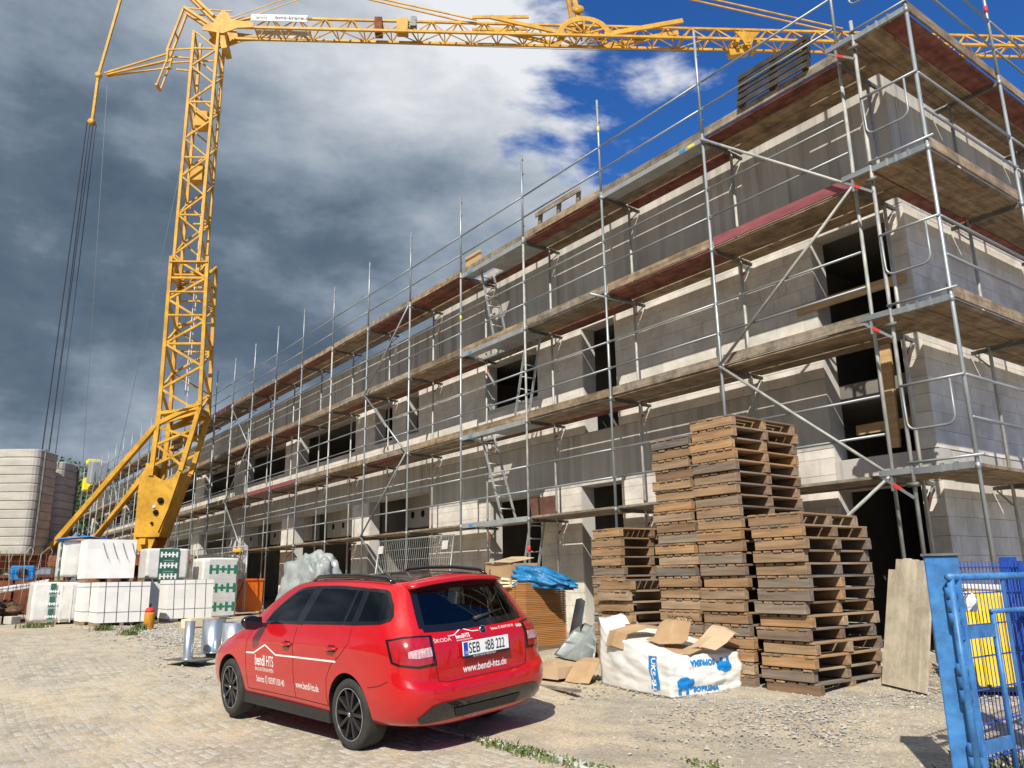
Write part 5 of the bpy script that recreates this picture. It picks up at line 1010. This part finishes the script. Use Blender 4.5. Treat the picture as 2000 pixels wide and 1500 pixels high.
# ------------------------------------------------------------------ packs of aerated blocks on the left
m_blockw = pm('new_block_white', (.72, .71, .68), (.80, .79, .77), (2, 2, 2), rough=.95, rand=.04); m_strapg = pm('strap_grey', (.22, .23, .23), rough=.6); m_strap = pm('strap_black', (.04, .045, .045), rough=.6); m_wrap = pm('clear_wrap', (.60, .59, .56), (.72, .71, .68), (2.5, 2.5, 2.5), rough=.3, bump=.5, bscale=6, bdist=.02)
def pack(x1, y0, w, d, h, label, z=0.0, straps=True, wrap=False, rows=4, cols=2):
    """stack of white blocks; +x face at x1, -y face at y0"""
    t = thing('block_pack', label, 'block pack', (x1 - d / 2, y0 + w / 2, z), R(random.uniform(-1.2, 1.2)))
    bh = (h - .10) / rows
    for yy in (-w / 2 + .06, 0, w / 2 - .06): box_i('pallet_runner', (d, .09, .09), m_pw0, t, (0, yy, .046))
    if wrap:
        o = lump('wrapped_blocks', (d, w, h - .10), .022, 2.4, m_wrap, t, (0, 0, .095), (0, 0, 0), 12, None, .93)
    else:
        for r in range(rows):
            for c in range(cols):
                for e in range(2): box_i('block', (d / 2 - .0004, w / cols - .0004, bh - .0004), m_blockw, t, (-d / 4 + e * d / 2, -w / 2 + (c + .5) * w / cols, .095 + (r + .5) * bh))
    if straps:
        for i in range(4):
            yy = -w / 2 + (i + .6) * w / 4.3; box_i('strap', (.003, .016, h - .06), m_strap, t, (d / 2 + .004, yy, h / 2 + .03), (R(2), 0, 0)); box_i('strap', (d * .98, .016, .003), m_strap, t, (0, yy, h + .002))
        for zz in (.36, h - .12): box_i('strap', (.003, w, .012), m_strapg, t, (d / 2 + .006, 0, zz)); box_i('strap', (d, .003, .012), m_strapg, t, (0, -w / 2 - .006, zz))
    return t
def band(t, x, y0, y1, z0, z1, mat, texts=0, tsize=.2, tmat=None, zstep=.3, back=None):
    if mat: box_i('printed_band', (.006, y1 - y0, z1 - z0), mat, t, (x, (y0 + y1) / 2, (z0 + z1) / 2))
    for i in range(texts):
        zc = z1 - zstep * (i + .75)
        lettering('H+H', tsize, tmat, t, Matrix(((0, 0, 1, x + .006), (1, 0, 0, (y0 + y1) / 2), (0, 1, 0, zc), (0, 0, 0, 1))), tsize * .055, 'CENTER', 1.2)
        for q in (.10, .16): box_i('small_print', (.002, tsize * 1.5, .012), pm('faint_print', (.45, .55, .52)) if i == 0 and q == .10 and 'faint_print' not in bpy.data.materials else bpy.data.materials['faint_print'], t, (x + .006, (y0 + y1) / 2, zc - q * (tsize / .2)))
random.seed(11)
pack(-18.4, -5.80, 1.25, 1.15, 1.13, 'strapped white block pack standing in front, left of the gas bottle')
pack(-19.75, -5.95, 1.25, 1.1, 1.13, 'white block pack on the ground right behind the front strapped pack')
p2_ = pack(-19.75, -5.98, 1.25, 1.1, 1.16, 'white block pack on the second layer behind the front strapped pack', z=1.14, straps=False)
p3 = pack(-21.0, -6.42, 1.25, 1.1, 1.13, 'film-wrapped block pack with green edge band under the blue sheet', z=1.20, straps=False, wrap=True)
o = box_i('printed_band', (.30, .006, 1.1), m_greenf, p3, (.40, -.636, .58)); 
for i in range(3): lettering('H+H', .15, m_vinyl, p3, Matrix(((1, 0, 0, .40), (0, 0, -1, -.642), (0, 1, 0, .85 - .3 * i), (0, 0, 0, 1))), .004, 'CENTER')
tag(sheet('blue_sheet', [[(-22.15, -6.5, 2.36), (-21.5, -6.5, 2.40), (-20.9, -6.5, 2.36)], [(-22.1, -5.8, 2.44), (-21.5, -5.8, 2.48), (-20.9, -5.75, 2.44)], [(-22.1, -5.1, 2.36), (-21.5, -5.1, 2.40), (-20.9, -5.0, 2.32)]], .02, pm('sheet_blue', (.02, .16, .55), (.04, .22, .62), (4, 4, 4), rough=.5), None, smooth=True), 'bright blue sheet covering the top of the left block packs', 'tarpaulin')
p4 = pack(-21.0, -7.02, 1.2, 1.1, 1.16, 'film-wrapped lower block pack with green band at the far left', straps=False, wrap=True); band(p4, .585, -.18, -.04, .05, 1.12, m_greenf, 3, .11, m_vinyl, .34)
for yy in (.12, .38, .58): box_i('film_fold', (.02, .03, 1.02), m_wrap, p4, (.548, yy, .56))  # upright strips on the pack's face, in the wrap's own colour
pack(-21.5, -4.05, 1.25, 1.1, 1.13, 'block pack with green printed edge on the ground behind the gas bottle', straps=False)
p5 = pack(-21.5, -4.05, 1.25, 1.1, 1.02, 'grey film-wrapped block pack with a dark green printed banner on the second layer', z=1.12, straps=False, wrap=True); band(p5, .58, -.27, .32, .0, 1.0, m_greenf, 3, .21, m_vinyl, .33)
for k_ in range(4): MB().tube([(-19.74, -5.6 + k_ * .25, 2.2), (-19.70, -5.55 + k_ * .25, 2.0), (-19.69, -5.45 + k_ * .25, 1.75)], .007, 5).out('cut_strap', m_strap, p2_, False, (19.75 + .55, 5.98 - .625, -1.14))
pack(-19.4, -3.85, 1.25, 1.0, 1.17, 'strapped white block pack right of the gas bottle')
p7 = pack(-21.5, -2.38, 1.15, 1.1, 1.86, 'tall film-wrapped pack with three rows of green print near the scaffold', straps=False, wrap=True); band(p7, .585, -.36, .50, .05, 1.80, m_white, 3, .36, m_green, .58)
# gas bottle
t = thing('gas_bottle', 'rusty orange gas bottle with red cap in front of the block packs', 'gas bottle', (-15.9, -5.06, 0))
m_or = pm('bottle_orange', (.50, .20, .01), (.60, .28, .02), (6, 6, 3), rough=.6, c3=(.12, .045, .02)); MB().lathe([(.10, 0), (.115, .02), (.115, .04), (.105, .05), (.118, .08), (.118, .36), (.112, .40)], 20).out('bottle_body', m_or, t, True); MB().lathe([(.112, .40), (.108, .45), (.08, .50), (.04, .515)], 20).out('bottle_cap', m_red, t, True); MB().lathe([(.018, .5), (.02, .57), (.03, .58), (.03, .60)], 10).out('valve', m_black, t, True)
# galvanised tubes with base plates
def steel_tube(loc, r, h, tilt, label, plate):
    t = thing('steel_tube', label, 'steel tube', loc); t.rotation_euler = tilt
    MB().lathe([(r * 1.0, .10), (r * 1.02, .12), (r, .14), (r, h), (r * .93, h), (r * .93, .12)], 32, (0, 0, 0), False).out('tube_wall', m_zinc, t, True); MB().lathe([(r * 1.12, .085), (r * 1.12, .105), (r * .2, .106)], 32).out('flange', m_zinc, t, True); MB().lathe([(r * .55, 0), (r * .6, .085)], 20).out('socket', m_steeldark, t, True)
    if plate: box_i('base_plate', plate, m_steeldark, t, (0, .05, .09), (0, 0, R(24)))
m_zinc = pm('bright_zinc', (.42, .48, .52), (.62, .67, .70), (5, 5, .6), rough=.3, metal=.8)
steel_tube((-8.72, -6.02, gz(-8.7, -6)), .078, .68, (0, 0, 0), 'slim galvanised tube with flat foot plate left of the wide tubes', (.75, .45, .012)); steel_tube((-9.15, -5.50, gz(-9.1, -5.5)), .19, .64, (0, R(-4), 0), 'wide galvanised tube standing left of the other wide one', (.6, .5, .012)); steel_tube((-8.55, -5.36, gz(-8.5, -5.3)), .19, .62, (0, R(2), 0), 'wide galvanised tube half hidden by the bonnet of the car', None)
tag(box_i('foam_block', (.40, .62, .22), m_foam, None, (-15.9, -3.95, .11), (0, R(-6), R(20)), .01), 'pale foam block lying beside the gas bottle', 'block'); tag(lump('rubble_stone', (.26, .26, .17), .2, 1.6, pm('brick_red', (.38, .16, .09), (.48, .22, .13), (7, 7, 7), rough=.95), None, (-17.4, -3.1, 0), (0, 0, 0), 6, None, .5), 'small orange piece of brick on the ground in front of the strapped pack', 'rubble')
# loose planks by the packs
for i in range(7): tag(box_i('plank', (1.5, .16, .04), m_rawwood if i % 2 else m_plank[0], None, (-16.9 + .08 * i, -1.75 + .05 * i, .05 + .045 * i), (0, R(random.uniform(-2, 2)), R(70 + random.uniform(-16, 16))), .003), f'{ORD[7 - i]} orange-brown plank from the top of the loose pile before the scaffold', 'plank', 'planks of the loose pile')
# heap under a grey tarpaulin, orange container, wire fence panels
tag(lump('covered_heap', (2.1, 1.2, 1.68), .30, 1.7, m_tarp, None, (-15.6, -1.15, 0), (0, 0, R(8)), 18, lambda q: Vector((q.x * (1.05 - .2 * q.z), q.y * (1.05 - .2 * q.z), q.z)), .35), 'heap covered with grey translucent plastic sheeting in front of the scaffold', 'covered heap')
t = thing('orange_container', 'orange plastic container behind the printed film pack', 'container', (-22.9, -.45, .1), R(5)); m_orange = pm('orange_plastic', (.72, .13, .01), (.80, .18, .02), (4, 4, 4), rough=.5); MB().prism([(-.45, 0), (.45, 0), (.50, 1.05), (-.50, 1.05)], -.35, .35).out('tub', m_orange, t); box_i('rim', (1.06, .76, .06), m_orange, t, (0, 0, 1.06)); box_i('brace', (.04, .02, 1.2), m_black, t, (.1, -.36, .5), (0, R(40), 0))
def wire_panel(p, q, h, label, z0=.08, n=36, lean=0.0, sign=False):
    p = Vector(p); q = Vector(q); L_ = (q - p).length; t = thing('wire_fence_panel', label, 'fence panel', p, math.atan2(q.y - p.y, q.x - p.x)); t.rotation_euler = (lean, 0, math.atan2(q.y - p.y, q.x - p.x))
    for x in (0, L_): tube_i('frame_tube', (x, 0, z0 - .06), (x, 0, h), .021, m_galv, t, 8)
    for z in (z0, h): tube_i('frame_tube', (0, 0, z), (L_, 0, z), .019, m_galv, t, 8)
    for i in range(1, n): tube_i('wire', (L_ * i / n, 0, z0), (L_ * i / n, 0, h), .0032, m_galvold, t, 5)
    for k in range(1, 8): tube_i('cross_wire', (0, .004, z0 + (h - z0) * k / 8), (L_, .004, z0 + (h - z0) * k / 8), .0035, m_galvold, t, 5)
    if sign:
        for x in (.18, L_ - .28): box_i('sign_plate', (.24, .006, .19), m_white, t, (x, -.03, h - .22))
    return t
wire_panel((-13.2, -.62, .0), (-9.7, -.62, .0), 2.02, 'galvanised wire fence panel leaning on the scaffold behind the car', sign=True, lean=R(-7))
wire_panel((-25.4, -1.5, .15), (-21.9, -.85, .15), 2.1, 'galvanised wire fence panel standing behind the printed film pack'); wire_panel((-29.2, -2.2, .15), (-25.7, -1.55, .15), 2.1, 'galvanised wire fence panel standing in front of the crane foot')
tag(box_i('fence_clamp', (.42, .10, .12), pm('clamp_orange', (.75, .36, .01)), None, (-22.35, -1.02, 2.12), (0, 0, R(10)), .02), 'orange safety clamp hanging on the top of a wire fence panel', 'clamp')
# junk behind rusty mesh at the far left
m_mesh = pm('rebar', (.16, .08, .05), (.26, .15, .10), (8, 8, 8), rough=.85, metal=.3)
rb = thing('rebar_mesh', 'rusty reinforcement mesh standing upright at the far left', 'rebar mesh', (-23.4, -8.9, .1), R(86))
for i in range(22): tube_i('bar', (i * .15, random.uniform(-.02, .02), 0), (i * .15 + random.uniform(-.05, .05), random.uniform(-.1, .1), 1.95 + random.uniform(-.08, .08)), .008, m_mesh, rb, 5)
for k in range(9): tube_i('cross_bar', (0, .012, .15 + k * .22), (3.2, .012, .15 + k * .22), .007, m_mesh, rb, 5)
for i in range(6):
    x = .3 + i * .5; MB().tube([(x, -.1, .2), (x + random.uniform(-.2, .2), -.15, 1.0), (x + random.uniform(-.1, .1), -.1, 1.9), (x + .12, -.1, 2.12), (x + .2, -.1, 1.98), (x + .1, -.12, 1.6)], .010, 5).out('bent_bar', m_galvold, rb, True)
box_i('x', (.01, .01, .01), m_rust, rb, (0, 0, .3)).name = 'tie_wire'
t = thing('steel_skip', 'rust-red steel skip behind the reinforcement mesh', 'skip', (-25.6, -7.6, 0), R(85)); MB().prism([(-1.9, .2), (1.6, .2), (2.1, 1.35), (-2.2, 1.35)], -.75, .75).out('skip_body', m_rust, t); box_i('skip_rim', (4.4, 1.62, .10), m_rust, t, (0, 0, 1.37))
for x in (-1.4, -.5, .4, 1.3): box_i('skip_rib', (.10, .08, 1.05), m_rust, t, (x, -.78, .78))
t = thing('blue_winch', 'blue motor housing on top of the rubble behind the mesh', 'machine', (-23.9, -7.05, 1.25), R(80)); box_i('housing', (.62, .45, .42), m_printb, t, (0, 0, .21), (0, 0, 0), .03); MB().lathe([(.15, 0), (.15, .05), (.05, .06)], 20).out('fan_cover', m_black, t, True, (.0, -.225, .2), (R(90), 0, 0))
tag(box_i('white_board', (1.5, .5, .12), m_blockw, None, (-23.6, -7.1, 1.05), (R(6), R(-10), R(80))), 'broken white slab lying on the rubble behind the mesh', 'slab')
tag(lump('rubble_heap', (2.6, 1.6, .75), .55, 2.6, pm('rubble', (.05, .03, .02), (.22, .12, .06), (9, 9, 9), rough=.95, c3=(.30, .24, .18)), None, (-24.3, -8.0, -.1), (0, 0, 0), 12, None, .4), 'brown heap of rubble and scrap behind the reinforcement mesh', 'rubble heap')
for i, (x, y, s) in enumerate(((-22.4, -8.3, .35), (-22.2, -7.8, .3), (-22.5, -7.3, .28))): tag(box_i('concrete_block', (s, s * 1.2, s * .8), m_ballast, None, (x, y, s * .4), (0, 0, R(20 * i)), .015), ('grey concrete block at the left frame edge below the mesh', 'grey concrete block, middle of the three below the mesh', 'grey concrete block below the mesh nearest the wrapped pack')[i], 'block')
# yellow waste chute head on the far scaffold end
t = thing('waste_chute', 'yellow chute frame with grey bin on the far end of the topmost scaffold deck', 'chute', (-61.5, .2, 8.2)); m_brighty = pm('chute_yellow', (.80, .68, .02)); 
for x in (-1.6, -.9): box_i('chute_post', (.22, .22, 2.1), m_brighty, t, (x, 0, 1.0))
box_i('chute_head', (1.2, .8, .3), m_brighty, t, (-1.2, 0, 2.1)); box_i('chute_body', (1.1, .7, .9), m_brighty, t, (-1.5, -.1, .4)); box_i('bin', (1.8, 1.1, 1.7), m_alu, t, (.6, .1, 1.1), (0, R(8), 0), .08)
# kerb-side weeds, trees
def leaf_cloud(n, fn, size, rnd):
    V = np.zeros((n * 4, 3)); 
    for i in range(n):
        c = fn(); s = size * (.6 + .8 * rnd.random()); a = rnd.normal(size=3); a /= np.linalg.norm(a); b = np.cross(a, rnd.normal(size=3)); b /= np.linalg.norm(b); V[i * 4:i * 4 + 4] = [c - a * s, c + b * s * .5, c + a * s, c - b * s * .5]
    return [tuple(v) for v in V], [(4 * i, 4 * i + 1, 4 * i + 2, 4 * i + 3) for i in range(n)]
m_leaf = pm('foliage', (.045, .10, .018), (.11, .20, .038), (.6, .6, .6), rough=.7, coord='World'); m_bark = pm('bark', (.09, .07, .05), (.15, .12, .09), (2, 2, 6), rough=.95)
def tree(x, y, h, r, seed, label):
    rnd = np.random.default_rng(seed); t = thing('tree', label, 'tree', (x, y, 0), 0, None)
    MB().tube([(0, 0, 0), (.1, 0, h * .3), (0, .1, h * .6), (.1, 0, h * .85)], [.32, .25, .16, .05], 8).out('trunk', m_bark, t, True)
    br = MB(); lobes = []
    for k in range(26):
        a = rnd.random() * 6.283; z = h * (.30 + .62 * rnd.random()); rr = r * (.35 + .6 * rnd.random()) * math.sqrt(max(.05, 1 - ((z / h - .58) / .5) ** 2)); p = np.array([rr * math.cos(a), rr * math.sin(a), z]); lobes.append((p, r * (.22 + .2 * rnd.random())))
        br.tube([(0, 0, max(h * .2, z - r * .5)), tuple(p * .6 + np.array([0, 0, z * .36])), tuple(p)], [.09, .06, .02], 5)
    br.out('limbs', m_bark, t, True)
    def fn():
        p, s = lobes[rnd.integers(len(lobes))]; d = rnd.normal(size=3); d /= np.linalg.norm(d); return p + d * s * (rnd.random() ** .4) * np.array([1, 1, .8])
    v, f = leaf_cloud(5200, fn, .22, rnd); mk('crown', v, f, m_leaf, t)
tree(-84, 1.0, 13.5, 5.4, 1, 'leafy green tree behind the far end of the scaffold, right one'); tree(-89, -3.2, 10, 4.2, 2, 'leafy green tree behind the far end of the scaffold, beside the ballast')

# ------------------------------------------------------------------ street paving, gravel, stones, weeds
rng = np.random.default_rng(12)
m_sett = pm('worn_sett', (.37, .35, .30), (.47, .435, .36), (.9, .9, 3), rough=.93, coord='World', bump=.5, bscale=30, bdist=.006, c3=(.42, .39, .33))
m_grav = pm('gravel_stone', (.24, .235, .22), (.46, .43, .37), (9, 9, 9), rough=.95, coord='World', c3=(.60, .54, .43))
near = []; far = MB()
y = -5.58; row = 0
while y > -10.2:
    hgt = .095 + rng.uniform(-.006, .006); x = -16 + rng.uniform(0, .1)
    while x < 5.2:
        w = .10 + rng.uniform(-.018, .022)
        yy = y + .03 * math.sin(x * 1.3 + row * .2)
        near.append((x + w / 2, yy - hgt / 2, w - .008, hgt - .008)); x += w
    y -= hgt; row += 1
cx, cy = 5.116, -9.706
def seen(p):
    d = (p[0] - cx, p[1] - cy); f = d[0] * -.804 + d[1] * .595; l = d[0] * .592 + d[1] * .806; return f > 2.6 and abs(l / f) < .70
near = [p for p in near if seen(p)]; near.sort(key=lambda p: (p[0] - cx) ** 2 + (p[1] - cy) ** 2)
def sett_v(w, h, zt):
    b = .014; return [(-w / 2, -h / 2, zt - .03), (w / 2, -h / 2, zt - .03), (w / 2, h / 2, zt - .03), (-w / 2, h / 2, zt - .03), (-w / 2, -h / 2, zt - .007), (w / 2, -h / 2, zt - .007), (w / 2, h / 2, zt - .007), (-w / 2, h / 2, zt - .007), (-w / 2 + b, -h / 2 + b, zt), (w / 2 - b, -h / 2 + b, zt), (w / 2 - b, h / 2 - b, zt), (-w / 2 + b, h / 2 - b, zt)]
SF = [(0, 1, 5, 4), (1, 2, 6, 5), (2, 3, 7, 6), (3, 0, 4, 7), (4, 5, 9, 8), (5, 6, 10, 9), (6, 7, 11, 10), (7, 4, 8, 11), (8, 9, 10, 11)]
road = structure(mk('street', [(-16, -10.3, gz(-16, -10.3) - .0), (-16, -10.31, gz(-16, -10.31))] + [(0, 0, -.6)], [], None)) if False else None
for i, (px, py, w, h) in enumerate(near):
    zt = gz(px, py) + .0020 + rng.uniform(-.006, .002); 
    if i < 300: inst('sett', ('sett', round(w, 2), round(h, 2)), lambda: (sett_v(round(w, 2), round(h, 2), 0), SF, False), m_sett, ground, Matrix.Translation((px, py, zt)) @ Euler((rng.uniform(-.012, .012), rng.uniform(-.012, .012), rng.uniform(-.04, .04))).to_matrix().to_4x4())
    else:
        a = rng.uniform(-.05, .05); ca, sa = math.cos(a), math.sin(a); far.add([(px + vx * ca - vy * sa, py + vx * sa + vy * ca, zt + vz) for vx, vy, vz in sett_v(w, h, 0)], SF)
stuff(far.out('paving_setts', m_sett, ground))
# concrete edge strip along the street
x = -9.0; 
while x < 5:
    L_ = 1.0; box_i('edge_stone', (L_ - .012, .13, .20), m_concl, ground, (x + .5, -5.47 + .012 * math.sin(x), gz(x, -5.47) - .088), (0, 0, R(rng.uniform(-.5, .5))), .01); x += L_
def pebbles(n, fn, smin, smax, name, mat, parent=None):
    o = np.array([(1, 0, 0), (0, 1, 0), (-1, 0, 0), (0, -1, 0), (0, 0, 1), (0, 0, -1)]); tri = [(0, 1, 4), (1, 2, 4), (2, 3, 4), (3, 0, 4), (1, 0, 5), (2, 1, 5), (3, 2, 5), (0, 3, 5)]; V = []; F = []
    for i in range(n):
        x, y = fn(); s = smin + (smax - smin) * rng.random() ** 3; a = rng.random() * 6.28; q = o * (s * (.7 + .6 * rng.random(3))) * np.array([1, 1, .6]) + rng.normal(size=(6, 3)) * s * .18; c, s_ = math.cos(a), math.sin(a); k = len(V)
        V += [(x + p[0] * c - p[1] * s_, y + p[0] * s_ + p[1] * c, gz(x, y) + p[2] + s * .25) for p in q]; F += [tuple(k + j for j in t) for t in tri]
    return stuff(mk(name, V, F, mat, parent))
def g1():
    while True:
        x, y = rng.uniform(-2.6, 3.6), rng.uniform(-5.1, .1); 
        if rng.random() < sstep(-5.3, -2.6, y + .35 * x - .5 + rng.normal() * .5): return x, y
def g2(): return rng.normal(-13, 2.6), rng.normal(-5.1, .35)
def g3(): return rng.uniform(-10, 3), rng.uniform(-5.4, -.2)
def g4(): return rng.uniform(-20, -7), rng.uniform(-6.6, -3.0)
o = pebbles(28000, g1, .005, .023, 'gravel', m_grav, None); o['label'] = 'grey gravel spread over the yard on the right'; o['category'] = 'gravel'
o = pebbles(3500, g2, .012, .05, 'gravel', m_grav, None); o['label'] = 'grey gravel patch at the street edge on the left'; o['category'] = 'gravel'
o = pebbles(2000, g3, .005, .018, 'loose_stones', m_grav, None); o['label'] = 'loose small stones scattered between street and scaffold'; o['category'] = 'stones'
o = pebbles(1600, g4, .008, .035, 'loose_stones', m_grav, None); o['label'] = 'loose small stones scattered in front of the block packs'; o['category'] = 'stones'
m_grass = pm('weed_green', (.07, .11, .025), (.15, .18, .06), (5, 5, 5), rough=.8, coord='World', c3=(.19, .19, .08))
def weeds(cx_, cy_, rx, ry, n, h, label):
    V = []; F = []
    for i in range(n):
        x = cx_ + rng.normal() * rx; y = cy_ + rng.normal() * ry; hh = h * (.4 + .8 * rng.random()); a = rng.random() * 6.28; w = .006 + .008 * rng.random(); lx, ly = math.cos(a) * hh * .6, math.sin(a) * hh * .6; z = gz(x, y) - .005; k = len(V); px, py = -math.sin(a) * w, math.cos(a) * w
        V += [(x - px, y - py, z), (x + px, y + py, z), (x + lx * .4 + px, y + ly * .4 + py, z + hh * .7), (x + lx * .4 - px, y + ly * .4 - py, z + hh * .7), (x + lx, y + ly, z + hh)]; F += [(k, k + 1, k + 2, k + 3), (k + 3, k + 2, k + 4)]
    o = stuff(mk('weeds', V, F, m_grass)); o['label'] = label; o['category'] = 'weeds'
weeds(-.55, -5.53, .40, .045, 420, .045, 'strip of low weeds along the street edge behind the car'); weeds(.42, -5.47, .14, .04, 90, .03, 'small tuft of weeds at the lower edge right of the strip'); weeds(.9, -4.9, .1, .06, 60, .03, 'tiny weeds in the gravel on the right')
weeds(-15.6, -5.3, .10, .08, 150, .16, 'grass tuft at the foot of the gas bottle'); weeds(-16.6, -5.9, .18, .12, 160, .13, 'weeds in front of the front block pack'); weeds(-14.2, -5.8, .18, .08, 140, .11, 'weeds on the gravel patch'); weeds(-19.6, -7.0, .25, .2, 160, .15, 'weeds in front of the far left packs'); weeds(-3.55, -3.3, .12, .1, 140, .10, 'weeds by the cardboard tray behind the car'); weeds(2.45, -3.9, .12, .3, 160, .08, 'grass under the blue gate'); weeds(-13.0, -4.2, .15, .1, 120, .10, 'lone grass tuft in the sandy patch')
# neighbouring house across the street (behind the camera; mirrored in the car's windows)
hs = thing('street_house', 'plain beige house across the street, mirrored in the car windows', 'house', (-10, -30, -1)); m_render = pm('beige_render', (.50, .44, .32), (.56, .50, .38), (1, 1, 1), rough=.9)
MB().box(-16, 16, -4, 4, 0, 6.0).out('wall', m_render, hs); MB().add([(-16.5, -4.5, 6.0), (16.5, -4.5, 6.0), (16.5, 4.5, 6.0), (-16.5, 4.5, 6.0), (-16.5, 0, 8.2), (16.5, 0, 8.2)], [(0, 1, 5, 4), (2, 3, 4, 5), (0, 4, 3), (1, 2, 5), (3, 2, 1, 0)]).out('roof', m_rust, hs)
for i in range(9):
    for z in (1.6, 4.2): box_i('window', (1.3, .06, 1.3), m_glass, hs, (-14 + i * 3.5, 4.02, z + .4))
